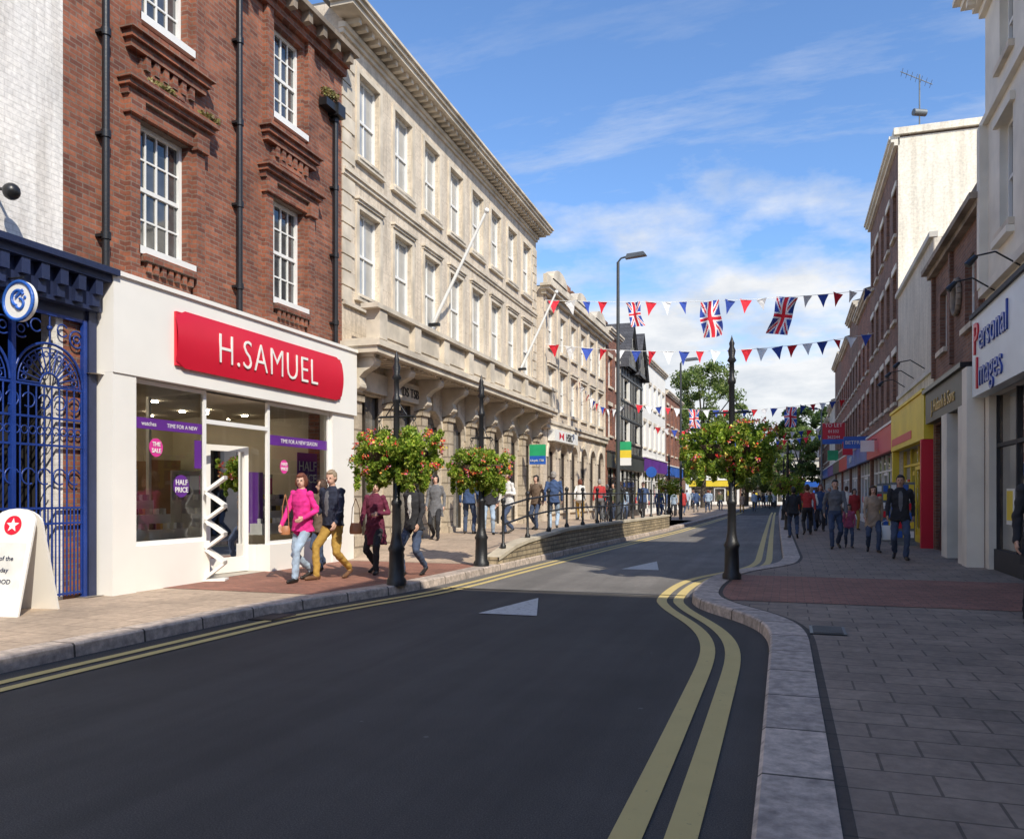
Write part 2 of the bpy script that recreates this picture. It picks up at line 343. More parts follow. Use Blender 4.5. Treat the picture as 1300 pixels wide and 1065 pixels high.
# ================================================================== GROUND
def strip(name,fn0,fn1,y0,y1,z,mat,step=.25,zf=None):
    m=MB(); ys=np.arange(y0,y1+1e-6,step)
    vs=[];fs=[]
    for y in ys:
        zz=z if zf is None else zf(y); vs+= [(fn0(y),y,zz),(fn1(y),y,zz)]
    for i in range(len(ys)-1): fs.append((2*i,2*i+1,2*i+3,2*i+2))
    m.add(vs,fs); o=m.obj(name,[mat]); o['kind']='structure'; return o
def smooth_poly(pts,kk=9):
    ys=np.arange(-20,131,.1); xs=np.interp(ys,[p[0] for p in pts],[p[1] for p in pts]); k=np.ones(kk)/kk; h=kk//2
    for _ in range(2): xs=np.convolve(np.pad(xs,h,mode='edge'),k,'valid')
    return lambda y: float(np.interp(y,ys,xs))
KL=smooth_poly([(-20,-6.3),(5,-6.25),(8.5,-6.15),(10,-5.85),(11.5,-5.5),(13,-5.4),(15,-5.35),(22,-5.1),(33,-4.55),(45,-4.3),(60,-4.05),(130,-4.0)])
KR=smooth_poly([(-20,-.15),(4.7,-.15),(8.6,-.17),(9.3,-.25),(10,-.5),(10.7,-.95),(11.3,-1.22),(12,-1.3),(13,-1.3),(14.5,-1.2),(15.5,-.95),(16.5,-.5),(17.5,-.2),(19,-.1),(30,-.25),(60,-.6),(130,-1.0)],7)
YR=smooth_poly([(-20,-.15),(4.7,-.15),(8,-.17),(9,-.3),(10,-.62),(11,-1.05),(11.8,-1.2),(13,-1.22),(14.5,-1.15),(15.5,-.9),(16.5,-.5),(17.5,-.2),(19,-.1),(30,-.25),(60,-.6),(130,-1.0)],13)
YM=lambda y: min(YR(y),KR(y)+.1)
g=MB(); g.quad((-400,-400,-.03),(400,-400,-.03),(400,600,-.03),(-400,600,-.03)); o=g.obj('ground',[M('ground earth',(.10,.10,.08),.9)]); o['kind']='structure'
g=MB(); g.quad((-9.2,-20,0),(4,-20,0),(4,130,0),(-9.2,130,0)); o=g.obj('road',[asph]); o['kind']='structure'
strip('road_table',lambda y:KL(y)+.01,lambda y:KR(y)-.01,12.2,60,.004,asph2)
TZ=lambda y: float(np.interp(y,[15.2,15.4,17,20,34,44],[.12,.13,.28,.42,.44,.12]))
strip('pavement',lambda y:-10.5,lambda y:KL(y)-.3,-20,15.25,.12,pav_l)
strip('pavement',lambda y:-10.5,lambda y:KL(y)-.32,15.25,130,.12,pav_l,zf=TZ)
strip('pavement',lambda y:KR(y)+.42,lambda y:8 if y<14 else 4.2,-20,130,.12,pav_r)
strip('pavement_channel',lambda y:KR(y)+.36,lambda y:KR(y)+.42,-20,130,.121,chan_m)
strip('brick_paving',lambda y:KR(y)+.42,lambda y:3.7,11.1,14.7,.125,pav_b)
strip('brick_paving',lambda y:-8.95,lambda y:KL(y)-.3,9.9,15.2,.125,pav_b)
def kerb(fn,sgn,w,y0,y1):
    m=MB(); ys=np.arange(y0,y1+1e-6,.125); vs=[];fs=[]
    for y in ys:
        a=fn(y); vs+=[(a,y,-.01),(a+sgn*.01,y,.11),(a+sgn*.03,y,.128),(a+sgn*w,y,.128),(a+sgn*w,y,0)]
    for i in range(len(ys)-1):
        for j in range(4): fs.append((5*i+j,5*i+5+j,5*i+6+j,5*i+1+j))
    m.add(vs,fs); o=m.obj('kerb',[kerb_m]); o['kind']='structure'
kerb(KL,-1,.3,-20,130); kerb(KR,1,.36,-20,130)
for off in (.27,.5): strip('road_marking',lambda y:KL(y)+off,lambda y:KL(y)+off+.11,-20,70,.008,ypaint)
for off in (.22,.45): strip('road_marking',lambda y:YM(y)-off-.14,lambda y:YM(y)-off,-20,70,.008,ypaint)
for tri in ([(-3.68,9.7),(-2.92,9.72),(-3.4,11.4)],[(-3.15,16.3),(-2.4,16.3),(-2.75,18.4)]):
    m=MB(); m.quad(*[(x,y,.009) for x,y in tri]); o=m.obj('road_marking',[wpaint]); o['kind']='structure'
m=MB(); m.quad((-5.2,12.15,.008),(-1.4,12.3,.008),(-1.4,12.38,.008),(-5.2,12.23,.008)); o=m.obj('road_joint',[M('tar joint',(.03,.03,.03),.6)]); o['kind']='structure'
def drain(loc,rotz,lab):
    m=MB(); m.box(-.25,.25,-.17,.17,0,.012)
    m.mi=1
    for i in range(9): m.box(-.215+i*.05,-.19+i*.05,-.14,.14,.012,.02)
    tag(m.obj('drain_cover',[black,M('worn iron grate',(.13,.12,.11),.5,metal=.4)],None,loc,(0,0,rotz)),lab,'drain cover')
drain((.38,8.9,.122),pi/2,'iron drain grate set in the pavement beside the kerb'); drain((-5.93,8.6,.002),pi/2,'iron road gully grate against the kerb')
# ================================================================== WHITE BUILDING + GATEWAY
b=thing('white_building','white painted brick building above a dark alley entrance','building',(-9,-2,0))
m=MB(); facade(m,10.41,11.5,8,[(8.9,10.3,.0,3.9),(6,7,5.1,6.9)]); m.obj('wall',[brick_white],b)
m=MB(); m.box(-5,-.26,8.85,8.9,0,3.9); m.box(-5,-.26,10.3,10.35,0,3.9); m.box(-5.1,-5,8.8,10.4,0,3.9); m.box(-5,-.26,8.9,10.3,3.9,3.95); m.obj('alley_passage',[dark],b)  # near-black walls stand in for the shade inside the alley
window(b,6.5,5.1,1,1.8)
m=MB(); m.cyl((0,9.4,5.15),(.22,9.4,5.1),.02); m.sph((.3,9.4,5.07),.1); m.obj('wall_lamp',[black],b)
g_=thing('alley_gateway','dark navy timber gateway surround with corbels over the alley','gateway',(-9,6.3,0))
m=MB(); m.box(.01,.2,0,2.55,3.95,4.35); m.box(.01,.34,-.05,2.62,4.35,4.45); m.box(.01,.42,-.1,2.66,4.45,4.53)
for i in range(9): m.box(.2,.32,.1+i*.28,.22+i*.28,4.15,4.349); m.box(.2,.26,.1+i*.28,.22+i*.28,4.0,4.149)
m.box(.01,.1,2.44,2.57,.12,3.95); m.box(.01,.1,.0,.2,.12,3.95); m.box(.012,.06,.2,2.44,3.82,3.95); m.obj('surround',[navy],g_)
gt=thing('iron_gate','tall blue wrought iron gate with fan scrollwork, closed across alley','gate',(-8.95,6.52,.12))
m=MB(); W=2.2
for i in range(19):
    y=.05+i*.116
    m.cyl((0,y,0.05),(0,y,2.75),.011,n=6)
    if i<18: m.cyl((0,y+.058,0.05),(0,y+.058,1.2),.009,n=6)
for z in (.08,1.0,1.2,2.0,2.35,2.75): m.box(-.012,.012,0,W,z-.014,z+.014)
for y in (0,1.1,2.18): m.box(-.03,.03,y-.03,y+.03,0,3.7)
m.obj('leaf',[blue_iron],gt)
m=MB()
for cy in (.55,1.64):
    m.ring((0,cy,2.78),.52,.018,0,18,0,pi); m.ring((0,cy,2.78),.46,.010,0,18,0,pi); m.ring((0,cy,2.78),.14,.014,0,12,0,pi)
    for k in range(13):
        t=pi*k/12; m.cyl((0,cy+.14*math.cos(t),2.78+.14*math.sin(t)),(0,cy+.46*math.cos(t),2.78+.46*math.sin(t)),.010,n=5)
    for k in range(12):
        t=pi*(k+.5)/12; m.ring((0,cy+.38*math.cos(t),2.78+.38*math.sin(t)),.035,.008,0,8)
    for sg in (-1,1):
        m.ring((0,cy+sg*.42,3.42),.11,.012,0,14,.3,5.4); m.ring((0,cy+sg*.42,3.42),.05,.010,0,10); m.ring((0,cy+sg*.2,3.5),.08,.011,0,12,.6,5.6)
    m.cyl((0,cy,3.3),(0,cy,3.68),.012,n=6); m.sph((0,cy,3.5),.035,8,6)
m.box(-.02,.02,0,W,3.66,3.70)
for i in range(18): m.ring((0,.11+i*.116,2.18),.05,.009,0,10)
for i in range(9): m.ring((0,.17+i*.232,1.6),.10,.011,0,12,.5,5.2)
for i in range(9): m.ring((0,.17+i*.232,2.55),.09,.010,0,12,-2.2,2.8)
m.obj('scrollwork',[blue_iron],gt)
s=thing('hanging_sign','round white sign with blue ring and blue swirl emblem on bracket','sign',(-8.62,7.45,3.78))
m=MB(); m.cyl((0,-.03,0),(0,.03,0),.24,n=30); m.mi=1; m.ring((0,-.03,0),.225,.022,1,30); m.obj('disc',[white,blue_s],s)
m=MB(); m.ring((.0,-.036,.03),.09,.020,1,16,.4,pi*1.45); m.ring((.03,-.036,-.04),.06,.018,1,14,pi*1.1,pi*2.5); m.cyl((-.03,-.036,.04),(.08,-.036,.12),.018,n=8); m.sph((.11,-.036,.03),(.022,.01,.022)); m.obj('emblem',[blue_s],s)
m=MB(); m.cyl((-.4,0,.28),(.05,0,.28),.012); m.cyl((0,0,.22),(0,0,.29),.01); m.obj('bracket',[black],s)
s=thing('pavement_sign','white A-frame pavement board with red star badge and printed poster','pavement sign',(-8.52,7.35,.12),math.radians(10))
def board(m,sg):
    pts=[(-.27,0),(.27,0),(.27,1.05)]+[(.27*math.cos(t),1.05+.16*math.sin(t)) for t in np.linspace(0.2,pi-.2,9)]+[(-.27,1.05)]
    f=lambda x,z,o=0: (x,sg*(.33-z*.26)+o,z)
    n=len(pts); fr=[f(x,z) for x,z in pts]; bk=[f(x,z,-.03) for x,z in pts]
    m.add(fr+bk,[tuple(range(n)),tuple(range(2*n-1,n-1,-1))]+[(i,(i+1)%n,n+(i+1)%n,n+i) for i in range(n)])
for sg in (1,-1):
    m=MB(); board(m,sg); m.obj('panel',[white_sign],s)
m=MB(); f=lambda x,z,o=0:(x,-(.33-z*.26)-.033-o,z)
m.quad(f(-.22,.12),f(.22,.12),f(.22,.82),f(-.22,.82)); m.obj('poster',[M('pale printed poster',(.78,.77,.72),.4)],s)
m=MB(); m.quad(*[f(.0+.11*math.cos(t),1.02+.11*math.sin(t),.004) for t in np.linspace(0,2*pi,25)[:-1]]); m.mi=1
m.quad(*[f((.085 if i%2==0 else .035)*math.sin(i*pi/5),1.02+(.085 if i%2==0 else .035)*math.cos(i*pi/5),.008) for i in range(10)]); m.obj('badge',[red,white],s)
th=math.atan(.26)
for i,t_ in enumerate(('of the','day','FOOD')): text(t_,.075,navy,s,f(0,.62-i*.13,.006),(pi/2-th,0,0),.002)
# ================================================================== JEWELLER BUILDING
b=thing('brick_shop_building','three storey red brick building over a white fronted jeweller shop','building',(-9,8.41,0))
L=7.14; OPS=[(.94,6.24,.12,3.15)]
bays=[1.87,5.14]
for c in bays: OPS+=[(c-.52,c+.52,5.1,6.98),(c-.5,c+.5,8.5,10.2)]
m=MB(); facade(m,L,10.7,9,OPS)
for c in bays:
    for s_ in (-1,1):
        m.box(0,.09,c+s_*.70-.10,c+s_*.70+.10,4.75,6.95); m.box(0,.09,c+s_*.68-.10,c+s_*.68+.10,8.2,10.35)
        m.box(0,.15,c+s_*.70-.14,c+s_*.70+.14,6.95,7.2); m.box(0,.15,c+s_*.70-.14,c+s_*.70+.14,4.6,4.75)
    m.box(0,.07,c-.56,c+.56,7.0,7.2); m.box(0,.13,c-.88,c+.88,7.2,7.31); m.box(0,.20,c-.92,c+.92,7.31,7.39); m.box(0,.26,c-.96,c+.96,7.39,7.46)
    m.box(0,.12,c-.8,c+.8,7.9,8.02); m.box(0,.18,c-.85,c+.85,8.02,8.12); m.box(0,.24,c-.9,c+.9,8.12,8.2)
    for k in range(6): m.box(.0,.1,c-.5+k*.19,c-.4+k*.19,7.7,7.9)
    m.box(0,.05,c-.55,c+.55,7.56,7.86); m.box(0,.08,c-.35,c+.35,7.6,7.69)
    m.box(0,.06,c-.5,c+.5,4.62,4.9); m.box(0,.15,c-.55,c+.55,4.9,5.0)
    for k in range(7): m.box(.06,.12,c-.48+k*.15,c-.40+k*.15,4.75,4.9)
m.box(0,.12,0,L,10.35,10.5); m.box(0,.2,0,L,10.5,10.7)
m.obj('wall',[brick_red],b)
m=MB(); m.box(-.02,.42,-.02,L+.02,10.7,10.8); m.box(-9,-.02,0,L,10.7,10.74)
for k in range(14): m.box(.2,.36,.1+k*.52,.24+k*.52,10.5,10.699)
m.obj('cornice',[stone_dark],b)
for c in bays:
    window(b,c,5.1,1.04,1.88,4,2,sm=white); window(b,c,8.5,1.0,1.7,4,2,sm=white)
def downpipe(b,y,z0,z1,x=.1):
    m=MB(); m.cyl((x,y,z0),(x,y,z1),.05,n=10)
    for z in np.arange(z0+.5,z1,1.4): m.cyl((x,y,z),(x,y,z+.1),.068,n=10); m.box(0,x,y-.09,y+.09,z+.02,z+.06)
    m.box(.0,.25,y-.14,y+.14,z1,z1+.25); m.obj('downpipe',[black],b)
downpipe(b,.62,4.5,10.2); downpipe(b,3.55,4.5,10.2); downpipe(b,6.72,4.5,9.3)
m=MB(); m.cyl((.12,6.4,9.5),(.12,6.95,9.4),.07); m.box(.02,.2,6.2,6.6,9.35,9.5); m.obj('gutter',[black],b)
for (y,z) in ((2.65,7.48),(1.6,7.48),(6.4,9.6)):
    p=thing('wall_weeds','dry tuft of weeds growing on a brick ledge','plant',(-8.86,8.41+y,z),0,'weeds growing on ledges')
    ob('leaves',leafmesh('leaves',leafcloud(500,[(0,0,.04),(.02,.15,.05),(.0,-.12,.03)],[(.1,.14,.10)]*3,.03),dry),p)
m=MB(); m.box(0.003,.36,.49,7.14,3.15,4.47); m.box(.003,.40,.46,7.15,4.47,4.53); m.mi=1; m.box(0.003,.1,.5,7.1,4.53,4.6); fo=m.obj('fascia',[white_sign,lead],b)
for bx in ((.003,.34,.49,.92,.12,3.148),(.003,.30,6.26,7.12,.12,3.148)): MB().box(*bx).obj('pier',[white_sign],b)
for bx in ((.0,.30,.925,2.52,.12,.76),(.0,.28,4.16,6.25,.12,.6)): MB().box(*bx).obj('stall_riser',[white_sign],b)
m=MB(); y0,y1,z0,z1=1.62,6.42,3.38,4.24; nz=10; ny=24
rows=[]
for j in range(nz+1):
    v=j/nz
    for i in range(ny+1):
        u=i/ny; y=y0+(y1-y0)*u
        e=min(y-y0,y1-y)/.12; ins=0 if e>=1 else .10*(1-math.sqrt(max(0,1-(1-e)**2)))
        z=z0+ins+(z1-z0-2*ins)*v; rows.append((.40+.06*math.sin(pi*(.08+.84*v)),y,z))
m.add(rows,[(j*(ny+1)+i,j*(ny+1)+i+1,(j+1)*(ny+1)+i+1,(j+1)*(ny+1)+i) for j in range(nz) for i in range(ny)],True)
m.box(.36,.405,y0+.03,y1-.03,z0+.03,z1-.03); so=m.obj('sign_board',[red],fo)
text('H.SAMUEL',.69,white_sign,so,(.462,3.98,3.58),ext=.006,off=-.008,sx=.86,sp=1.12)
m=MB(); m.quad((-5,.2,.13),(.2,.2,.13),(.2,7,.13),(-5,7,.13)); m.obj('shop_floor',[tile_in],b)
m=MB(); m.quad((-5,.3,.1),(-.3,.3,.1),(-.3,.3,3.3),(-5,.3,3.3)); m.quad((-5,6.9,.1),(-.3,6.9,.1),(-.3,6.9,3.3),(-5,6.9,3.3)); m.quad((-5,.3,.1),(-5,6.9,.1),(-5,6.9,3.3),(-5,.3,3.3)); m.quad((-5,.3,3.12),(0.2,.3,3.12),(.2,6.9,3.12),(-5,6.9,3.12)); m.obj('shop_interior',[cream_in],b)
def emis(name,c,s_):
    m=bpy.data.materials.new(name); m.use_nodes=True; b_=m.node_tree.nodes['Principled BSDF']; b_.inputs['Emission Color'].default_value=(*c,1); b_.inputs['Emission Strength'].default_value=s_; return m
lit=emis('added shop glow',(1,.86,.66),70)  # glowing discs added under the ceiling to brighten the shop inside
for (x,y) in [(-1.6-k*1.3,1.2+j*1.2) for k in range(3) for j in range(5)]: m=MB(); m.cyl((x,y,3.09),(x,y,3.115),.055,n=12); m.obj('added_glow',[lit],b)
def pane(p): m=MB(); m.quad(*p[0]); m.quad(*p[1]); m.obj('shop_window',[g_clear],b)
pane((((.2,.94,.76),(.2,2.5,.76),(.2,2.5,3.15),(.2,.94,3.15)),((.2,2.5,.76),(-1.1,2.75,.76),(-1.1,2.75,3.1),(.2,2.5,3.1))))
pane((((.2,4.2,.6),(.2,6.2,.6),(.2,6.2,3.15),(.2,4.2,3.15)),((.2,4.2,.6),(-1.1,4.0,.6),(-1.1,4.0,3.1),(.2,4.2,3.1))))
m=MB()
for (x,y) in ((.2,.96),(.2,2.5),(.2,4.2),(.2,6.22),(-1.1,2.75),(-1.1,4.0)): m.box(x-.03,x+.03,y-.03,y+.03,.12,3.14)
m.box(.17,.23,.99,2.47,.76,.82); m.box(.17,.23,4.23,6.19,.6,.66); m.box(.17,.23,.99,2.47,3.08,3.139); m.box(.17,.23,4.23,6.19,3.08,3.139)
m.box(.17,.23,2.53,4.17,2.62,2.69)
m.add([(.17,2.5,.12),(-1.1,2.75,.12),(-1.1,2.75,.76),(.17,2.5,.76)],[(0,1,2,3)]); m.add([(.17,4.2,.12),(-1.1,4.0,.12),(-1.1,4.0,.6),(.17,4.2,.6)],[(0,1,2,3)])
m.box(-1.13,-1.07,2.79,3.96,2.3,2.36); m.obj('window_frame',[white],b)
def doorleaf(w,loc,ang):
    d=MB(); d.box(-.03,.03,0,.10,.0,2.2); d.box(-.03,.03,w-.10,w,0,2.2); d.box(-.031,.031,.10,w-.10,0,.26); d.box(-.031,.031,.10,w-.10,2.1,2.2); d.mi=1; d.quad((0,.1,.26),(0,w-.1,.26),(0,w-.1,2.1),(0,.1,2.1)); d.mi=2; d.cyl((.06,.16,.85),(.06,.16,1.35),.015); d.obj('door',[white_sign,g_clear,steel],b,loc,(0,0,math.radians(ang)))
doorleaf(.95,(-.15,4.1,.14),-190)
m=MB(); m.box(.205,.215,1.0,2.45,2.44,2.60); p=m.obj('banner',[purple],b); m=MB(); m.box(.205,.215,4.26,6.18,2.38,2.56); p2=m.obj('banner',[purple],b)
text('TIME FOR A NEW SEASON',.105,white,p2,(.218,5.2,2.435),ext=.001); text('watches',.09,white,p,(.218,1.3,2.49),ext=.001); text('TIME FOR A NEW',.085,white,p,(.218,2.0,2.49),ext=.001)
def roundel(y,z,r,mt,t1,t2):
    m=MB(); m.cyl((.205,y,z),(.214,y,z),r,n=28); o=m.obj('poster',[mt],b); text(t1,r*.66,white,o,(.218,y,z+.02),ext=.002,off=.002); text(t2,r*.66,white,o,(.218,y,z-r*.55),ext=.002,off=.002)
roundel(1.45,2.18,.135,magenta,'THE','SALE'); roundel(1.98,1.62,.17,purple,'HALF','PRICE'); roundel(4.70,2.0,.125,magenta,'HALF','PRICE')
MB().box(.206,.212,2.28,2.44,1.9,2.34).obj('poster',[purple],b); MB().box(-.3,-.28,4.3,4.75,.8,1.9).obj('poster',[purple],b)
m=MB(); m.box(.06,.07,5.35,6.05,1.3,2.3); o=m.obj('poster',[purple],b); text('HALF',.27,white,o,(.076,5.7,1.95),ext=.002); text('PRICE',.24,white,o,(.076,5.7,1.72),ext=.002)
clothg=M('grey display cloth',(.58,.56,.54),.8)
for (a0,a1) in ((1.05,2.4),(4.35,6.1)):
    m=MB(); m.box(-1.05,-1.0,a0,a1,.76,1.9)
    for k in range(3): m.box(-1.0+k*.33,-.68+k*.33,a0,a1,.76,1.4-.22*k)
    m.obj('display_stand',[clothg],b)
    for q in np.arange(a0+.1,a1,.15):
        m=MB()
        for k in range(3): m.box(-.85+k*.33,-.78+k*.33,q,q+.06,1.4-.22*k,1.49-.22*k)
        m.obj('watch_box',[[white,clothg,black,gold,white][int(q*7)%5]],b)
    for q in np.arange(a0+.2,a1,.42): MB().box(-1.0,-.98,q,q+.24,1.5,1.82).obj('poster',[[white,purple,magenta][int(q*5)%3]],b)
for k in range(5): MB().box(-4.6,-4.1,.6+k*1.25,1.7+k*1.25,.13,2.2).obj('display_cabinet',[M('walnut cabinet',(.26,.15,.08),.4)],b)
z_=thing('display_rack','white folded zigzag display stand in shop doorway','display rack',(-8.62,10.98,.13),.45)
m=MB(); zz=[(-.13,.03)]
for k in range(7): zz.append(((.15 if k%2==0 else -.15),.03+(k+1)*.225))
for (xa,za),(xb,zb_) in zip(zz,zz[1:]):
    m.add([(xa,-.13,za),(xb,-.13,zb_),(xb,.13,zb_),(xa,.13,za),(xa,-.13,za+.055),(xb,-.13,zb_+.055),(xb,.13,zb_+.055),(xa,.13,za+.055)],[(0,3,2,1),(4,5,6,7),(0,1,5,4),(1,2,6,5),(2,3,7,6),(3,0,4,7)])
m.obj('panel',[white_sign],z_)
m=MB(); m.box(-.17,.17,-.15,.15,0,.03); m.obj('base',[white_sign],z_)
# ================================================================== BANK (pale stone)
b=thing('stone_bank_building','large pale stone classical bank with sash windows and flagpoles','building',(-9,15.57,0),.02)
L=15.3; H=12.0; cs=[1.22+1.82*i for i in range(8)]
OPS=[]; G=[]
for i,c in enumerate(cs):
    OPS+=[(c-.49,c+.49,8.95,10.8),(c-.5,c+.5,5.9,7.8)]
    G.append((c-.68,c+.68,.5 if i>1 else .12,3.75))
OPS+=G
m=MB(); tr=MB(); facade(m,L,H,12,OPS,rv=.18)
for i,(a0,a1,q0,q1) in enumerate(G):
    if i>1: arch(m,tr,a0,a1,q1,.05,.15)
m.obj('wall',[stone],b)
for c in cs:
    for (z0,z1) in ((8.95,10.8),(5.9,7.8)):
        for s_ in (-1,1): tr.box(0,.04,c+s_*.57-.06,c+s_*.57+.06,z0-.05,z1+.11)
        tr.box(0,.042,c-.509,c+.509,z1,z1+.11); tr.box(0,.09,c-.70,c+.70,z0-.15,z0-.05)
    tr.box(0,.08,c-.64,c+.64,7.92,7.98); tr.box(0,.12,c-.67,c+.67,7.98,8.03)
tr.box(0,.05,0,L,8.34,8.42); tr.box(0,.09,0,L,8.42,8.48)
tr.box(0,.07,0,L,5.55,5.63)
cornice(tr,L,11.30,[(.10,.06,.06),(.10,.12,.08),(.02,.08,.08)])
k=0
while k*.30<L: tr.box(.02,.36,.08+k*.30,.20+k*.30,11.52,11.64); k+=1
cornice(tr,L,11.64,[(.10,.48,.42),(.09,.54,.48),(.06,.60,.52)])
tr.obj('cornice',[stone_trim],b)
for y_ in (0,L):
    q=MB()
    for k in range(17):
        z0=5.64+k*.335; w=.52 if k%2 else .36
        if z0<11: q.box(0,.03,-.03 if y_==0 else L-w,w if y_==0 else L+.03,z0,z0+.3)
    q.obj('quoins',[stone_trim],b)
m=MB(); m.box(-12,-.06,0,L,12.0,12.05); m.mi=1; m.box(-.3,.57,-.48,L+.48,11.893,11.93); m.obj('roof',[lead,lead],b)
pr=MB(); pr.box(0,.2,-.2,.2,.601,3.5); pr.box(0,.26,-.25,.25,.12,.6); pr.box(0,.25,-.24,.24,3.5,3.62); pier_me=pr.mesh('pier',[stone_rust])
prof=[(0,3.63),(.24,3.7),(.34,3.85),(.30,4.0),(.42,4.12),(.62,4.22),(.7,4.34),(.66,4.418),(0,4.418)]
p=MB(); n=len(prof); p.add([(x,-.13,zz_) for x,zz_ in prof]+[(x,.13,zz_) for x,zz_ in prof],[tuple(range(n)),tuple(range(2*n-1,n-1,-1))]+[(j,(j+1)%n,n+(j+1)%n,n+j) for j in range(n)])
p.cyl((.58,-.15,4.31),(.58,.15,4.31),.09,n=12); p.cyl((.27,-.15,3.82),(.27,.15,3.82),.07,n=12); con_me=p.mesh('console_bracket',[stone_trim])
for i in range(9): c=.31+1.82*i; ob('pier',pier_me,b,(0,c,0)); ob('console_bracket',con_me,b,(0,c,0))
m=MB(); m.box(.0,.85,-.05,L+.05,4.482,4.62); m.box(0,.92,-.1,L+.1,4.62,4.74); m.box(0,.8,0,L,4.74,4.8)
for i in range(9):
    c=.31+1.82*i; m.box(.5,.82,c-.18,c+.18,4.8,5.42)
m.box(.46,.86,-.05,L+.05,5.42,5.52)
for i in range(8):
    a0=.49+1.82*i; m.box(.58,.70,a0,a0+1.46,4.8,5.42); m.box(.70,.73,a0+.15,a0+1.31,4.9,5.32)
for k in range(60): m.box(.05,.7,.1+k*.255,.2+k*.255,4.42,4.481)
m.obj('balcony',[stone_trim],b)
for i,(a0,a1,q0,q1) in enumerate(G):
    c=(a0+a1)/2; m=MB(); m.box(-.17,-.10,c-.03,c+.03,q0,q1); m.box(-.17,-.11,a0+.06,a1-.06,2.6,2.68); m.box(-.17,-.10,a0,a0+.06,q0,q1);m.box(-.17,-.10,a1-.06,a1,q0,q1)
    if i<2: m.box(-.17,-.08,a0+.06,a1-.06,.12,.5)
    o=m.obj('entrance_door' if i<2 else 'arched_window',[bronze],b); m=MB(); m.quad((-.165,a0,q0),(-.165,a1,q0),(-.165,a1,q1),(-.165,a0,q1)); m.obj('glass',[g_dark],o)
for c in cs:
    window(b,c,8.95,.98,1.85,2,1,gm=g_pale,rv=.17); window(b,c,5.9,1.0,1.9,2,1,gm=g_pale,rv=.17)
m=MB(); m.box(.02,.1,.9,3.9,3.80,4.26); o=m.obj('sign_board',[stone_trim],b); text('LLOYDS TSB',.32,black,o,(.11,2.9,3.91),ext=.008)
for (y,z,dx,dz) in ((4.7,6.15,1.5,2.7),(12.9,6.15,1.3,2.5)):
    m=MB(); m.cyl((.12,y,z-.1),(dx+.1,y,z+dz),.05,.035,n=10); m.sph((dx+.13,y,z+dz+.05),.07); m.mi=1; m.box(0,.3,y-.06,y+.06,z-.18,z-.1); m.obj('flagpole',[white,iron],b)
s=thing('projecting_sign','small green and blue projecting bank sign on stone wall','sign',(-8.7,28.1,2.55))
m=MB(); m.box(.0,.58,-.05,.05,0,.3); m.mi=1; m.box(0,.58,-.051,.051,.3,.7); m.obj('panel',[blue_s,green_s],s); text('Lloyds TSB',.11,white,s,(.29,-.06,.1),(pi/2,0,0))
# ================================================================== BANK 2
b=thing('sandstone_bank_building','pale sandstone bank with arched ground windows and low curved gables','building',(-9.05,31.0,0),.0)
L=11.6; H=9.6; cs=[1.2+1.84*i for i in range(6)]
OPS=[]
for i,c in enumerate(cs): OPS+=[(c-.45,c+.45,7.4,8.9),(c-.48,c+.48,4.9,6.6),(c-.62,c+.62,.8,3.6)]
m=MB(); tr=MB(); facade(m,L,H,12,OPS)
for c in cs: arch(m,tr,c-.62,c+.62,3.6,.05,.15)
m.obj('wall',[stone2],b)
for i in range(7): c=.28+1.84*i; tr.box(0,.05,c-.1,c+.1,4.42,9.28)
for c in cs: tr.box(0,.05,c-.6,c+.6,6.6,6.72); tr.box(0,.10,c-.64,c+.64,6.72,6.8)
tr.box(0,.15,0,L,4.1,4.3); tr.box(0,.22,0,L,4.3,4.42)
cornice(tr,L,9.3,[(.15,.15,.1),(.12,.32,.2),(.1,.4,.3)])
tr.box(0,.16,0,L,9.672,10.1)
for c in (1.9,5.8,9.7):
    n=12; pts=[(c-1.1*math.cos(pi*i/n),10.1+.5*math.sin(pi*i/n)) for i in range(n+1)]
    tr.add([(.2,y,z) for y,z in pts]+[(-.2,y,z) for y,z in pts],[tuple(range(n+1)),tuple(range(2*n+1,n,-1))]+[(i,i+1,n+2+i,n+1+i) for i in range(n)])
tr.obj('cornice',[stone_trim],b)
dt=M('dark timber',(.06,.04,.03))
for c in cs:
    window(b,c,4.9,.96,1.7,2,1,gm=g_pale); window(b,c,7.4,.9,1.5,2,1,gm=g_pale); window(b,c,.8,1.24,2.8,2,1,fm=dt,gm=g_dark)
m=MB(); m.box(-12,0,0,L,9.6,9.66); m.obj('roof',[lead],b)
m=MB(); m.box(.02,.3,.6,4.4,3.62,4.08); o=m.obj('sign_board',[white],b); text('HSBC',.44,black,o,(.31,2.9,3.7))
m=MB()
m.add([(.312,1.3,3.68),(.312,1.3,4.02),(.312,1.65,3.85)],[(0,1,2)]); m.add([(.312,2.0,3.68),(.312,2.0,4.02),(.312,1.65,3.85)],[(0,1,2)]); m.obj('emblem',[red],o)
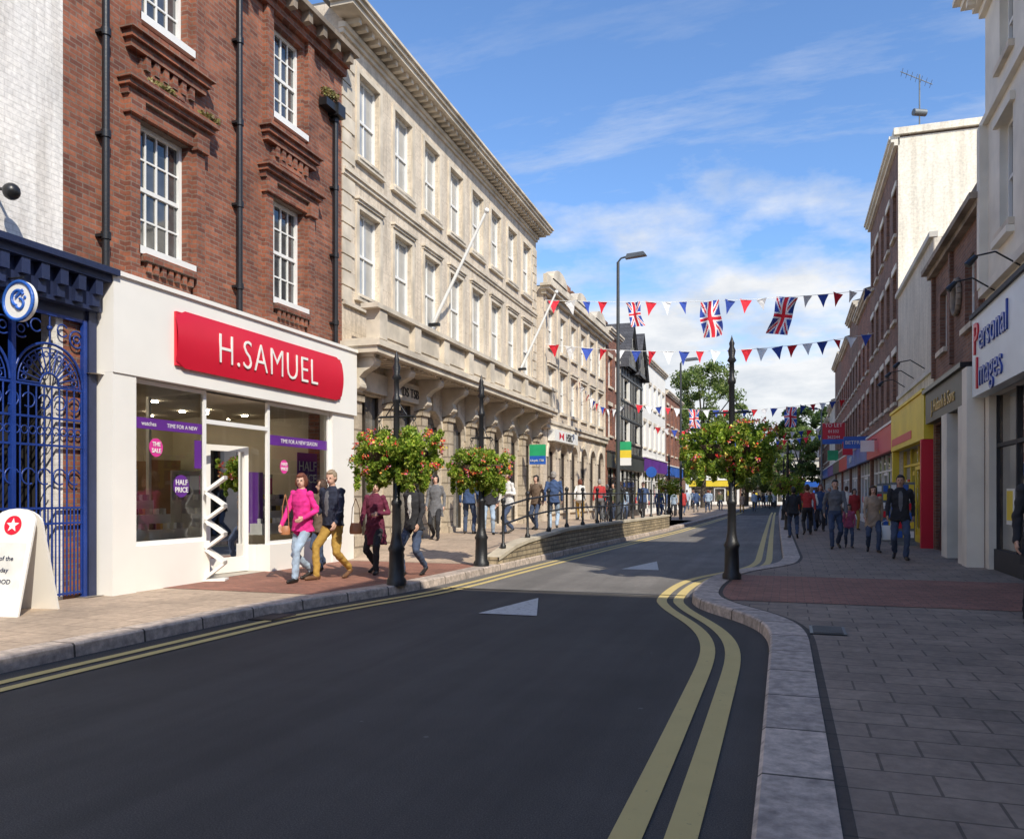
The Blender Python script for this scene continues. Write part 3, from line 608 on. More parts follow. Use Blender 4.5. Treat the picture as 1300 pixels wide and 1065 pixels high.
# ================================================================== generic
def generic(name,label,loc,rotz,L,H,D,wm,nw,rows,ww,fm=white,gm=g_dark,shop=None,roof=None,side=None,cols=2,bars=2,chim=None,corn=None):
    b=thing(name,label,'building',loc,rotz)
    pitch=L/nw; cs=[pitch*(i+.5) for i in range(nw)]
    ops=[(c-ww/2,c+ww/2,z,z+h) for c in cs for z,h in rows]
    if shop: ops.append((.3,L-.3,.1,shop[0]))
    m=MB(); facade(m,L,H,D,ops,side=1 if side else 0); m.quad((-D,0,H),(0,0,H),(0,L,H),(-D,L,H))
    m.obj('wall',[wm,side] if side else [wm],b)
    t=MB()
    for c in cs:
        for z,h in rows: t.box(0,.04,c-ww/2-.12,c+ww/2+.12,z+h,z+h+.2)
    cornice(t,L,H-.25,[(.12,.12,.0),(.1,.22,.0),(.1,.28,.0)]); t.obj('cornice',[corn or stone_trim],b)
    for c in cs:
        for z,h in rows: window(b,c,z,ww,h,cols,bars,fm,gm)
    if shop: shopfront(b,L,*shop[:2],*shop[2:])
    if roof: pitched(b,L,D,H+.08,roof,slate)
    for q in (chim or []): chimney(b,-2.5,q,H+.2,roof*1.0 if roof else 1.2)
    return b
generic('brick_building','narrow red brick building between stone bank and timbered building',(-9,42.7,0),0,3.6,10.2,9,brick_red,2,[(4.6,1.6),(7.2,1.6)],.9,shop=(2.9,3.7,darkgreen,black,'CAFE',gold,.4),chim=[1.5],roof=2)
b=thing('timber_framed_building','black and white timber framed building with two gables','building',(-9,46.4,0)); L=7.3
m=MB(); ops=[(c-.7,c+.7,z,z+1.2) for c in (1.9,5.4) for z in (4.6,7.0)]+[(.3,L-.3,.1,2.9)]
facade(m,L,9,9,ops)
for c in (1.9,5.4): m.quad((.3,c-1.7,8.9),(.3,c+1.7,8.9),(.3,c,11.3))
m.obj('wall',[M('white render',(.84,.80,.72),.8)],b)
t=MB()
for y in np.arange(.1,L,.5):
    if not any(o_[0]-.1<y<o_[1]+.1 for o_ in ops[:4]): t.box(0,.06,y-.05,y+.05,3.8,8.9)
    else:
        for z0,z1 in ((3.8,4.6),(5.8,7.0),(8.2,8.9)): t.box(0,.06,y-.05,y+.05,z0,z1)
for z in (3.8,4.45,5.85,6.85,8.25): t.box(0,.07,0,L,z,z+.1)
for c in (1.9,5.4):
    for s_ in (-1,1):
        t.add([(.45,c+s_*1.95,8.75),(.45,c,11.5),(.45,c,11.25),(.45,c+s_*1.7,8.75),(.25,c+s_*1.95,8.75),(.25,c,11.5),(.25,c,11.25),(.25,c+s_*1.7,8.75)],[(0,1,2,3),(4,5,6,7),(0,1,5,4),(3,2,6,7)])
    for y in np.arange(-1.2,1.21,.4): t.box(.3,.34,c+y-.05,c+y+.05,9.0,9.0+2.1*(1-abs(y)/1.65))
    t.box(.3,.36,c-1.7,c+1.7,8.85,9.0)
t.obj('timber_frame',[black],b)
m=MB()
for c in (1.9,5.4): m.add([(.5,c-2,8.7),(.5,c,11.55),(-4,c,11.55),(-4,c-2,8.7),(.5,c+2,8.7),(-4,c+2,8.7)],[(0,1,2,3),(1,4,5,2)])
m.obj('roof',[slate],b)
for c in (1.9,5.4):
    for z in (4.6,7.0): window(b,c,z,1.4,1.2,4,1,fm=black)
shopfront(b,L,2.9,3.7,darkgreen,black,None,white,.4); chimney(b,-2,3.6,9,3)
generic('white_rendered_building','tall white rendered building with shop below',(-9,53.8,0),0,10.8,10.6,9,white_sign,5,[(4.6,1.7),(7.4,1.6)],1.0,shop=(3.0,3.9,purple,white,None,white,.5),roof=1.5)
generic('brick_building','red brick town building with slate roof and chimneys',(-9,64.7,0),0,10,9.5,9,brick_red,4,[(4.6,1.6),(7.0,1.5)],1.0,shop=(2.9,3.7,blue_s,white,None,white,.45),roof=2,chim=[2,8])
generic('shop_building','low white building with yellow shopfront closing street',(-12.5,112,0),-pi/2,6.5,5.6,9,white_sign,3,[(3.6,1.3)],1.0,shop=(2.5,3.3,yellow,white,None,red,.6),roof=1.5)
generic('shop_building','low brick building closing the street end',(-6,112,0),-pi/2,6.5,5.2,9,brick_brown,3,[(3.5,1.2)],1.0,shop=(2.4,3.1,darkgreen,white,None,white,.4),roof=2)
generic('shop_building','low pale building closing the street end',(.5,112,0),-pi/2,8,6.0,9,stucco,4,[(3.6,1.3)],1.0,shop=(2.4,3.1,blue_s,white,None,white,.4),roof=1.5)
generic('brick_building','distant red brick corner building beside trees',(-19,95,0),-pi/2,7,7.5,9,brick_brown,3,[(4,1.4)],1.0,roof=2)
# ================================================================== RIGHT SIDE (rotated 180: y=0 far end, y=L near end)
R=3.5
shopdark=M('dark shop frame',(.03,.03,.035))
b=thing('cream_building','cream rendered building with tall sash windows above gift shop','building',(R,17.45,0),pi); L=7.6
ops=[(1.1,2.0,6.0,7.9),(3.6,4.5,6.0,7.9),(6,6.9,6,7.9),(1.1,2.0,8.9,10.35),(3.6,4.5,8.9,10.35),(.3,L-.3,.1,3.3)]
m=MB(); facade(m,L,11.0,10,ops); m.quad((-10,0,11),(0,0,11),(0,L,11),(-10,L,11)); m.obj('wall',[stucco],b)
t=MB(); t.box(0,.14,0,.22,5.3,8.3); t.box(0,.14,L-.22,L,5.3,8.3); t.box(0,.12,0,L,5.15,5.3); t.box(0,.1,0,L,8.3,8.42)
cornice(t,L,10.4,[(.14,.1,.05),(.14,.2,.1),(.14,.38,.2),(.1,.5,.3)])
for k in range(18): t.box(.2,.34,.1+k*.42,.24+k*.42,10.55,10.679)
for c in (1.55,4.05,6.45): t.box(0,.08,c-.6,c+.6,7.9,8.05); t.box(0,.12,c-.55,c+.55,5.78,5.89)
t.obj('cornice',[stucco],b)
for c in (1.55,4.05,6.45): window(b,c,6.0,.9,1.9,2,1)
for c in (1.55,4.05): window(b,c,8.9,.9,1.45,2,1)
fo=shopfront(b,L,3.3,4.75,paleboard,shopdark,None,proud=.22)
ltr=M('royal blue lettering',(.02,.07,.38),.3)
text('P',.82,red,fo,(.235,.42,4.06),ext=.015,off=.004); text('ersonal',.70,ltr,fo,(.235,.66,4.09),ext=.015,off=.002,align='LEFT'); text('I',.82,red,fo,(.235,.5,3.42),ext=.015,off=.004); text('mages',.70,ltr,fo,(.235,.64,3.45),ext=.015,off=.002,align='LEFT')
b=thing('low_brick_building','low two storey brick building with round window and dark fascia','building',(R,23.2,0),pi); L=5.72
m=MB(); facade(m,L,7.1,9,[(.9,1.8,4.9,6.3),(3.9,4.8,4.9,6.3),(.3,2.6,.1,3.2),(3.3,4.6,.1,3.2)]); m.quad((-9,0,7.1),(0,0,7.1),(0,L,7.1),(-9,L,7.1))
for y in (.1,2.45,5.4): m.box(0,.08,y,y+.18,4.4,6.89)
m.obj('wall',[brick_brown],b)
t=MB(); t.ring((.05,3.2,5.75),.36,.06,0,20); cornice(t,L,6.9,[(.12,.15,.05),(.12,.28,.1)]); t.box(-.1,.1,0,L,7.142,7.4); t.obj('cornice',[stone_dark],b)
m=MB(); m.disc((.03,3.2,5.75),.35); m.obj('round_window',[g_dark],b)
window(b,1.35,4.9,.9,1.4); window(b,4.35,4.9,.9,1.4)
m=MB(); m.box(-.02,.2,.1,4.9,3.25,4.0); m.mi=1; m.box(0,.28,.05,4.95,4.0,4.1); fo=m.obj('fascia',[darkgreen,black],b); text('J. Hubank & Sons',.42,gold,fo,(.21,2.5,3.45),ext=.01)
for bx in ((0.003,.26,4.62,5.2,.12,3.24),(.003,.24,2.62,3.28,.12,3.24),(.003,.3,5.25,5.7,.12,3.9)): MB().box(*bx).obj('pilaster',[stucco],b)
for a0,a1 in ((.3,2.6),(3.3,4.6)):
    m=MB(); m.quad((-.2,a0,.1),(-.2,a1,.1),(-.2,a1,3.2),(-.2,a0,3.2)); o=m.obj('shop_window',[g_shop],b)
    m=MB(); m.box(-.19,-.05,a0+.1,a1-.1,.1,.6); m.box(-.19,-.1,a0,a0+.1,.1,3.2); m.box(-.19,-.1,a1-.1,a1,.1,3.2); m.box(-.19,-.11,a0+.1,a1-.1,2.4,2.46); m.obj('frame',[black],o)
b=thing('clad_building','cream ribbed cladding building above a bright yellow shopfront','building',(R,30.25,0),pi); L=7.03
m=MB(); facade(m,L,8.0,9,[(.3,L-.3,.1,2.9)]); m.quad((-9,0,8),(0,0,8),(0,L,8),(-9,L,8)); m.obj('wall',[clad],b)
m=MB(); m.box(-.1,.1,-.02,L+.02,8.003,8.14); m.box(-.02,.06,0,L,4.6,4.72); m.obj('coping',[stucco_grey],b)
fo=shopfront(b,L,2.9,4.1,yellow,yellow,None,red,.62,proud=.22,riser=yellow,busy=9)
MB().box(.222,.232,.3,4.8,3.05,3.28).obj('fascia_stripe',[red],fo)
MB().box(.003,.28,L-.22,L-.02,.12,2.89).obj('pilaster',[red],b); MB().box(.003,.12,L-.7,L-.24,.12,2.89).obj('pilaster',[yellow],b); MB().box(.003,.2,.03,.3,.12,2.89).obj('pilaster',[yellow],b)
b=generic('tall_brick_building','tall brick building with cream painted side wall and flat roof',(R,40,0),pi,9.7,13.4,9,brick_brown,5,[(4.6,1.7),(7.4,1.7),(10.3,1.6)],1.0,shop=(3.0,3.9,red,white,None,white,.4),side=stucco_tower,corn=stucco)
m=MB(); m.box(-9.1,.14,9.4,9.8,13.48,13.7); m.box(-.2,.14,0,9.4,13.481,13.7); m.obj('coping',[stucco_tower],b)
a=MB(); a.cyl((-.8,8.6,13.4),(-.8,8.6,15.9),.025,n=6); a.cyl((-1.2,8.6,15.5),(-.2,8.6,16.1),.015,n=5)
for k in range(7):
    x=-1.15+k*.15; z=15.53+k*.09; a.cyl((x,8.3,z),(x,8.9,z),.008,n=4)
a.cyl((-1.0,8.5,14.6),(-.6,8.7,14.6),.12,n=10)
a.obj('television_aerial',[steel],b)
Y=40.0
specs=[(7,10.6,brick_red,3,None,blue_s),(6,11.6,brick_brown,3,'BETFRED',blue_s),(8,10.8,brick_red,4,None,red),(8,11.2,brick_brown,4,None,darkgreen),(9,8.8,stucco,4,None,purple),(12,8.2,brick_brown,5,None,blue_s),(14,7,brick_red,6,None,darkgreen)]
for (L_,H_,wm,nw,tx,fmt) in specs:
    rows=[(4.5,1.6),(7.1,1.5)] if H_>8 else [(4.3,1.4)]
    generic('terraced_building','%s upper floors over a shopfront in the street terrace'%('red brick' if wm is brick_red else 'brown brick' if wm is brick_brown else 'cream rendered'),(R,Y+L_,0),pi,L_-.02,H_,9,wm,nw,rows,1.0,shop=(3.0,3.8,fmt,white,tx,white,.45),roof=1.2,chim=[L_*.5])
    Y+=L_
generic('unseen_corner_building','unseen brick corner building placed to shade the near road',(R+.2,2.6,0),pi,25,11.8,10,brick_red,8,[(4.6,1.8),(7.8,1.8)],1.1)  # out of view; placed and sized to throw the near road's shadow
generic('unseen_low_shop','unseen low flat roofed shop added to shade the pavement',(R+.1,9.8,0),pi,7.1,5.6,8,stucco,4,[(4.2,.9)],1.0,shop=(2.9,3.7,teal,white,None,white,.4))  # out of view; added to keep the right pavement shaded
def psign(x,y,z,w,h,mt,lines,tm,lab,size=.2):
    s=thing('projecting_sign',lab,'sign',(x,y,z)); m=MB(); m.box(-w/2,w/2,-.04,.04,-h/2,h/2); m.obj('panel',[mt],s)
    m=MB(); m.cyl((w/2-.1,0,h/2+.03),(3.5-x+.05,0,h/2+.03),.02); m.obj('bracket',[black],s)
    for i,t in enumerate(lines): text(t,size if i==0 else size*.8,tm,s,(0,-.05,(len(lines)/2-i-.5)*size*1.15-size*.33),(pi/2,0,0),ext=.004)
    return s
psign(2.95,40.8,3.85,1.05,.55,blue_s,['BETFRED'],white,'blue projecting bookmaker sign on bracket',.23)
s=psign(2.7,55,5.4,1.3,1.0,red,['TO LET','01332','362244'],white,'red and blue letting board fixed above shop',.31); MB().box(-.65,.65,-.045,.045,-.8,-.5).obj('panel',[blue_s],s)
psign(3.0,47,3.9,.5,.7,red,[],white,'red projecting shop sign above the pavement',.25)
psign(3.0,62,4.2,.7,.7,green_s,[],white,'green projecting shop sign above the pavement',.25)
psign(3.0,35.6,3.4,.5,.45,white,[],white,'white projecting shop sign above the pavement',.2)
for i,(x,y,z) in enumerate(((3.28,16.6,5.1),(3.28,14.9,5.1),(3.28,24.5,4.85),(3.28,26.5,4.85),(3.28,28.5,4.85))):
    m=MB(); m.tube([(.2,0,0),(-.15,0,.25),(-.45,0,.2)],.014,6); m.cyl((-.42,0,.2),(-.55,0,.06),.04,.06,n=10); tag(m.obj('sign_spotlight',[black],None,(x,y,z)),'small black swan-neck spotlight above shop fascia','spotlight','spotlights above shop fascias')
for (y_) in (24.6,26.6,28.3):
    s=thing('card_stand','wire stand of colourful cards outside yellow shopfront','display stand',(2.95,y_,.12),0,'stands of goods outside the yellow shop')
    m=MB(); m.box(-.3,.3,-.04,.04,.08,1.7); m.mi=1
    for i in range(4):
        for j in range(6): m.mi=1+(i*3+j*5+int(y_))%4; m.box(-.28+i*.145,-.16+i*.145,-.07,-.041,.2+j*.25,.38+j*.25)
    m.obj('rack',[steel,redp,whitep,yellow,blue_s],s); MB().box(-.32,.32,-.2,.2,0,.08).obj('base',[steel],s)
# ================================================================== RETAINING WALL + RAILING
w=MB(); ys=np.arange(15.25,34.01,.25)
def wtop(y): return TZ(y)+float(np.interp(y,[15.2,16.2,34],[.14,.24,.22]))
for i in range(len(ys)-1):
    y0,y1=ys[i],ys[i+1]; a0,a1=KL(y0)-.04,KL(y1)-.04; b0,b1=a0-.28,a1-.28
    z0,z1=wtop(y0),wtop(y1)
    w.mi=0; w.quad((a0,y0,0.1),(a1,y1,.1),(a1,y1,z1-.07),(a0,y0,z0-.07))
    w.mi=1; w.add([(a0+.03,y0,z0-.07),(a1+.03,y1,z1-.07),(a1+.03,y1,z1),(a0+.03,y0,z0),(b0,y0,z0),(b1,y1,z1),(b0,y0,.1),(b1,y1,.1)],[(0,1,2,3),(3,2,5,4),(4,5,7,6)])
y0=ys[0]; a0=KL(y0)-.04; w.mi=0; w.quad((a0,y0,.1),(a0-.28,y0,.1),(a0-.28,y0,wtop(y0)),(a0,y0,wtop(y0)))
tag(w.obj('retaining_wall',[rubble,M('stone coping',(.58,.51,.39),.8)]),'low coursed stone retaining wall edging the raised pavement','wall')
rl=thing('railing','black iron pedestrian railing with ball-topped posts on low wall','railing',(-5.7,15.9,0)); base=Vector((-5.7,15.9,0))
ys=np.arange(15.95,34,1.5)
pm=MB(); pm.lathe((0,0,0),[(.06,0),(.06,.06),(.03,.1),(.028,.85),(.045,.88),(.03,.9),(.055,.95),(.05,1.0),(0,1.03)],10); pme=pm.mesh('post',[iron])
pts=[]
for y in ys:
    p=Vector((KL(y)-.19,y,wtop(y))); pts.append(p); ob('post',pme,rl,p-base)
for zz_ in (.85,.48):
    m=MB(); m.tube([tuple(p-base+Vector((0,0,zz_))) for p in pts],.022,8); m.obj('rail',[iron],rl)
bk=thing('bicycle','dark bicycle leaning against the black railing','bicycle',(-5.5,26.0,TZ(26)),pi/2)
m=MB(); m.ring((0,0,0),.33,.018,1,28,m=6); m.mi=1; m.ring((0,0,0),.31,.008,1,24,m=4)
for k in range(12): t=k*pi/6; m.cyl((0,0,0),(.31*math.cos(t),0,.31*math.sin(t)),.003,n=3,caps=False)
m.cyl((0,-.04,0),(0,.04,0),.02); wm_=m.mesh('wheel',[black,steel])
ob('wheel',wm_,bk,(-.52,0,.35)); ob('wheel',wm_,bk,(.52,0,.35))
m=MB(); A=(-.52,0,.35);B=(-.1,0,.3);C_=(-.22,0,.82);D_=(.32,0,.85);E=(.36,0,.7);F=(.52,0,.35)
for p,q in ((A,B),(A,C_),(B,C_),(C_,D_),(B,E),(D_,E),(E,F)): m.cyl(p,q,.016,n=8)
m.cyl(C_,(-.25,0,.95),.014); m.cyl(D_,(.3,0,1.0),.014); m.obj('frame',[black],bk)
m=MB(); m.sph((-.26,0,.97),(.13,.07,.035)); m.obj('saddle',[black],bk)
m=MB(); m.tube([(.2,-.25,1.02),(.32,-.2,1.03),(.3,0,1.0),(.32,.2,1.03),(.2,.25,1.02)],.013); m.obj('handlebar',[steel],bk)
m=MB(); m.ring(B,.09,.01,1,16); m.cyl((-.1,-.1,.15),(-.1,.1,.45),.01); m.obj('crankset',[steel],bk)
# ================================================================== BASKETS, POSTS, LAMPS, TREES
def basket(loc,rx=.4,rz=.4,k_=1.0):
    s=thing('hanging_basket','full hanging basket of yellow-green foliage with red and orange flowers','hanging basket',loc,0,'flower baskets hung from lamp posts')
    m=MB(); m.lathe((0,0,0),[(.0,-.24),(.10,-.22),(.18,-.12),(.22,0),(.20,.02),(0,.0)],16); m.obj('basket',[coir],s)
    m=MB()
    for k in range(3): t=2*pi*k/3; m.cyl((.2*math.cos(t),.2*math.sin(t),0),(0,0,.5),.005,n=4)
    m.obj('chain',[iron],s)
    cs_=[];rs=[]
    for k in range(56):
        t=random.uniform(0,2*pi); z=random.uniform(-rz,rz*.8); r=rx*(random.random()**.4)*math.sqrt(max(.12,1-(z/(rz*1.1))**2))*random.uniform(.8,1.12)
        cs_.append((r*math.cos(t),r*math.sin(t),z)); q=random.uniform(.07,.15); rs.append((q,q,q*random.uniform(.8,1.2)))
    for k in range(9):
        t=random.uniform(0,2*pi); r=rx*random.uniform(.5,1.0); ln=random.uniform(.08,.28)
        for j in range(3): cs_.append((r*math.cos(t),r*math.sin(t),-rz*.75-ln*j/2)); rs.append((.05,.05,.07))
    for k in range(9):
        t=random.uniform(0,2*pi); r=rx*random.uniform(1.05,1.25); cs_.append((r*math.cos(t),r*math.sin(t),random.uniform(-rz*.5,rz*.7))); rs.append((.055,.055,.055))
    V=leafcloud(int(11000*k_),cs_,rs,.029); ob('foliage',leafmesh('foliage',V,leaf_b),s)
    c2=[]
    for k in range(48):
        t=random.uniform(0,2*pi); z=random.uniform(-rz,rz*.95); r=rx*1.12*math.sqrt(max(.12,1-(z/(rz*1.15))**2)); c2.append((r*math.cos(t),r*math.sin(t),z))
    V=leafcloud(int(520*k_),c2,[(.06,.06,.05)]*48,.022); n=len(V)//4; mids=rng.choice(4,n,p=[.40,.26,.16,.18]); ob('flowers',leafmesh('flowers',V,None,mids,[fl_red,fl_or,fl_yel,fl_pur]),s)
    return s
def lamp_post(loc,h,lab,arm=.5,zb=2.25):
    s=thing('lamp_post',lab,'lamp post',loc,0,'ornate black cast iron posts')
    m=MB(); m.lathe((0,0,0),[(.15,0),(.15,.08),(.12,.12),(.11,.5),(.13,.55),(.095,.62),(.07,.75),(.065,1.2),(.08,1.22),(.08,1.27),(.055,1.3),(.045,h-.75),(.065,h-.72),(.065,h-.68),(.042,h-.62),(.038,h-.4),(.075,h-.36),(.045,h-.3),(.062,h-.2),(.035,h-.13),(.045,h-.08),(.025,h-.03),(.0,h+.06)],16)
    m.obj('column',[iron],s)
    m=MB(); z=zb+.5
    for sg in (-1,1):
        m.cyl((0,0,z),(sg*arm,0,z),.018); m.ring((sg*arm,0,z-.03),.03,.008,1,10); m.tube([(sg*.04,0,z+.2),(sg*arm*.6,0,z+.02)],.01)
    m.obj('bracket',[iron],s)
    return s
for (x,y,h,zb,arm,rx,rz) in ((-5.63,11.35,3.5,2.05,.29,.39,.40),(-5.55,14.8,3.6,1.95,.20,.36,.35),(-.86,13.85,3.9,2.2,.30,.43,.42)):
    lamp_post((x,y,.12),h,'ornate black cast iron post carrying two flower baskets',arm,zb)
    for sg in (-1,1): basket((x+sg*arm,y,zb+.08),rx,rz)
for (x,y) in ((-.0,33.5),(-.2,46),(-5.4,40)):
    lamp_post((x,y,.12),3.3,'ornate black cast iron post carrying two flower baskets',.25,1.75)
    for sg in (-1,1): basket((x+sg*.25,y,1.9),.32,.32,.3)
def street_lamp(loc,h,sg,lab,cm=None):
    s=thing('street_lamp',lab,'street lamp',loc,0,'tall grey street lamps'); cm=cm or M('dark grey lamp column',(.06,.065,.07),.45)
    m=MB(); m.cyl((0,0,0),(0,0,1.4),.09,.09,12); m.cyl((0,0,1.4),(0,0,h),.07,.05,12); m.tube([(0,0,h),(sg*.1,0,h+.12),(sg*.3,0,h+.16)],.03,8); m.obj('column',[cm],s)
    m=MB(); m.add([(sg*.25,-.1,h+.08),(sg*.95,-.14,h+.14),(sg*.95,.14,h+.14),(sg*.25,.1,h+.08),(sg*.3,-.06,h+.24),(sg*.85,-.08,h+.27),(sg*.85,.08,h+.27),(sg*.3,.06,h+.24)],[(0,1,2,3),(4,5,6,7),(0,1,5,4),(1,2,6,5),(2,3,7,6),(3,0,4,7)]); m.obj('lamp_head',[M('lamp housing',(.10,.11,.12),.4)],s)
street_lamp((-5.35,27.2,.4),8.8,1,'tall grey street lamp on the raised pavement')
street_lamp((-5.45,45,.12),8.4,1,'tall grey street lamp beside timbered building')
street_lamp((2.4,66,.12),7.6,-1,'tall grey street lamp beside shop terrace',steel)
def tree(loc,h,cr,lab,mat,n=9000,seed=1,size=.3):
    random.seed(seed); s=thing('tree',lab,'tree',loc)
    m=MB(); m.tube([(0,0,0),(.1,0,h*.25),(.0,.1,h*.5),(.1,0,h*.8)],[.28,.22,.15,.05],8); cs_=[];rs=[]
    for k in range(90):
        t=random.uniform(0,2*pi); zz_=random.uniform(.26,1)*h; prof=math.sin(pi*min(1,max(.14,(zz_/h-.16)/.90)))**.6
        r=cr*prof*math.sqrt(random.uniform(.05,1)); c=(r*math.cos(t),r*math.sin(t),zz_); cs_.append(c); q=cr*random.uniform(.12,.26); rs.append((q,q,q*.75))
        if k%4==0: m.tube([(0,0,zz_*.55),(c[0]*.5,c[1]*.5,zz_*.8),c],[.09,.05,.02],5)
    m.obj('trunk',[bark],s); ob('crown',leafmesh('crown',leafcloud(n,cs_,rs,size),mat),s)
tree((-8.0,84,0),14.0,4.6,'tall leafy green street tree at the far end',leaf_t,20000,3,.14)
tree((-12.5,93,0),12,4.5,'broad leafy tree behind the far buildings',leaf_t,16000,4,.15)
tree((-4.5,98,0),8,2.8,'smaller green tree beside far shops',leaf_t,9000,5,.14)
tree((1.2,92,0),8.5,2.4,'slim green tree at the end of the street',leaf_t,9000,8,.14)
tree((-1.5,104,0),7,2.4,'small dark green tree at the street end',leaf_d,8000,9,.15)
for k,(x,y) in enumerate(((-26,150),(-12,155),(4,150),(18,155),(32,150))): tree((x,y,0),12+k%3*2,7,'distant dark green tree beyond the town buildings',leaf_d,7000,20+k,.4)
# ================================================================== BUNTING
def union_mesh(ph):
    W_,H_=1.5,.85; nx,ny=48,27; vs=[];fs=[];mi=[]
    for j in range(ny+1):
        for i in range(nx+1):
            a=i/nx*W_; c=(j/ny-.5)*H_; sc_=1-.18*math.sin(a*1.6+ph)**2
            vs.append((c*sc_+.12*a*math.sin(ph+1)+.03*math.sin(a*5+ph),.10*math.sin(a*4+c*5+ph)+.06*math.sin(c*11+ph*2+a*2),-a*.97))
    for j in range(ny):
        for i in range(nx):
            fs.append((j*(nx+1)+i,j*(nx+1)+i+1,(j+1)*(nx+1)+i+1,(j+1)*(nx+1)+i))
            u=((i+.5)/nx-.5)*60; v=((j+.5)/ny-.5)*30
            dd=min(abs(u*.5-v),abs(u*.5+v))*.894
            k=2
            if abs(u)<3 or abs(v)<3: k=0
            elif abs(u)<5 or abs(v)<5: k=1
            elif dd<1.1: k=0
            elif dd<3: k=1
            mi.append(k)
    me=bpy.data.meshes.new('flag'); me.from_pydata(vs,[],fs)
    for q in (redp,whitep,bluep): me.materials.append(q)
    me.polygons.foreach_set('material_index',mi); me.polygons.foreach_set('use_smooth',[True]*len(fs)); return me
UF=[union_mesh(p_) for p_ in (.4,1.9,3.6)]; ufi=0
PM=[]
for q in (redp,whitep,bluep):
    m=MB(); m.add([(-.19,0,0),(0,.03,0),(.19,0,0),(.08,.03,-.22),(0,.02,-.44),(-.08,.02,-.22)],[(0,1,3,5),(1,2,3),(5,3,4)]); PM.append(m.mesh('pennant',[q]))
random.seed(3)
def bunting(p0,p1,sag,n,flags,lab,sc=1):
    global ufi
    p0=Vector(p0);p1=Vector(p1); s=thing('bunting',lab,'bunting',p0,0,'strings of bunting across the street')
    f=lambda t:(p1-p0)*t+Vector((0,0,-4*sag*t*(1-t)))
    m=MB(); m.tube([tuple(f(i/24)) for i in range(25)],.01,4); m.obj('string',[white],s)
    ang=math.atan2((p1-p0).y,(p1-p0).x)
    for i in range(n):
        t=(i+.5)/n
        if any(abs(t-q)<.5/n+.02 for q,_ in flags): continue
        o=ob('pennant',PM[i%3],s,f(t),(random.uniform(-.4,.4),random.uniform(-.2,.2),ang+random.uniform(-.6,.6))); o.scale=(sc*random.uniform(.85,1.1),)*3
    for t,k in flags:
        o=ob('flag',UF[ufi%3],s,f(t),(random.uniform(-.2,.2),random.uniform(-.16,.16),ang+random.uniform(-.3,.0)-.2)); o.scale=(k,)*3; ufi+=1
bunting((-8.9,30.8,9.0),(3.4,36.5,9.8),.25,21,[(.2545,.66),(.4836,.98),(.7236,1.02)],'string of red, white and blue pennants with union flags across street',1.2)
bunting((-8.9,30.8,7.3),(3.4,37.5,8.2),.5,21,[],'string of red, white and blue pennants across street',1.2)
bunting((-8.9,50.5,7.0),(3.4,53.5,7.2),.5,22,[(.28,.8),(.74,.85)],'string of red, white and blue pennants with union flags across street',1.15)
bunting((-8.9,58,6.2),(3.4,62,6.3),.6,22,[(.6,.8)],'string of red, white and blue pennants with union flags across street',1.15)
bunting((-8.9,72,6.4),(3.4,74,6.6),.6,22,[(.5,.8)],'string of red, white and blue pennants with union flags across street',1.15)
bunting((-8.9,36,6.6),(-8.9,47,6.6),.7,18,[],'string of small pennants along the stone facade')
def polesign(x,y,z,r,mt,lab):
    s=thing('sign_post',lab,'sign',(x,y,.3)); m=MB(); m.cyl((0,0,0),(0,0,z),.03); m.obj('post',[steel],s); m=MB(); m.cyl((0,-.02,z),(0,-.05,z),r,n=20); m.obj('plate',[mt],s)
polesign(-5.3,34,2.1,.22,blue_s,'round blue road sign on a slim grey post')
s=thing('shop_sign','green, yellow and white projecting shop sign','sign',(-8.2,43.2,3.4)); m=MB(); m.box(-.4,.4,-.05,.05,0,.4); m.mi=1; m.box(-.4,.4,-.05,.05,.4,.85); m.mi=2; m.box(-.4,.4,-.05,.05,-.4,0); m.obj('panel',[yellow,green_s,white],s)
# ================================================================== PEOPLE
def sk(n_,c): return M(n_,c,.55,.05,10,.05,40,stain=.08)
skin=sk('fair skin',(.60,.36,.26)); skin2=sk('tanned skin',(.50,.28,.19)); lipm=M('lips',(.36,.12,.10),.5); eyem=M('eye',(.03,.02,.02),.2)
def cloth(name,c): return M(name,c,.9,.16,9,.7,16,stain=.3)
C=dict(mag=cloth('magenta top',(.85,.03,.28)),jeans=cloth('pale blue denim',(.38,.48,.60)),blk=cloth('black wool',(.03,.03,.035)),khaki=cloth('mustard cotton',(.48,.29,.06)),
 burg=cloth('burgundy quilt',(.15,.02,.05)),navy=cloth('navy jersey',(.05,.09,.20)),dnavy=cloth('dark navy wool',(.022,.028,.055)),djean=cloth('dark denim',(.06,.085,.15)),wht=cloth('white cotton',(.76,.74,.70)),grey=cloth('grey jersey',(.18,.18,.19)),
 beige=cloth('beige wool',(.46,.34,.24)),pink=cloth('pink cotton',(.6,.13,.24)),brn=cloth('brown tweed',(.18,.12,.08)),shoe=M('dark shoe leather',(.02,.016,.014),.45),shoe2=M('tan shoe leather',(.16,.08,.04),.5),redc=cloth('red cotton',(.45,.04,.04)),green=cloth('olive cotton',(.11,.12,.06)))
HB=M('brown hair',(.07,.035,.018),.6,.3,30,.8,90); HG=M('grey hair',(.34,.31,.28),.6,.2,30,.8,90); HR=M('auburn hair',(.17,.05,.025),.6,.3,30,.8,90); HK=M('black hair',(.014,.012,.012),.5,.3,30,.8,90); HY=M('greying sandy hair',(.36,.27,.18),.6,.3,30,.8,90)
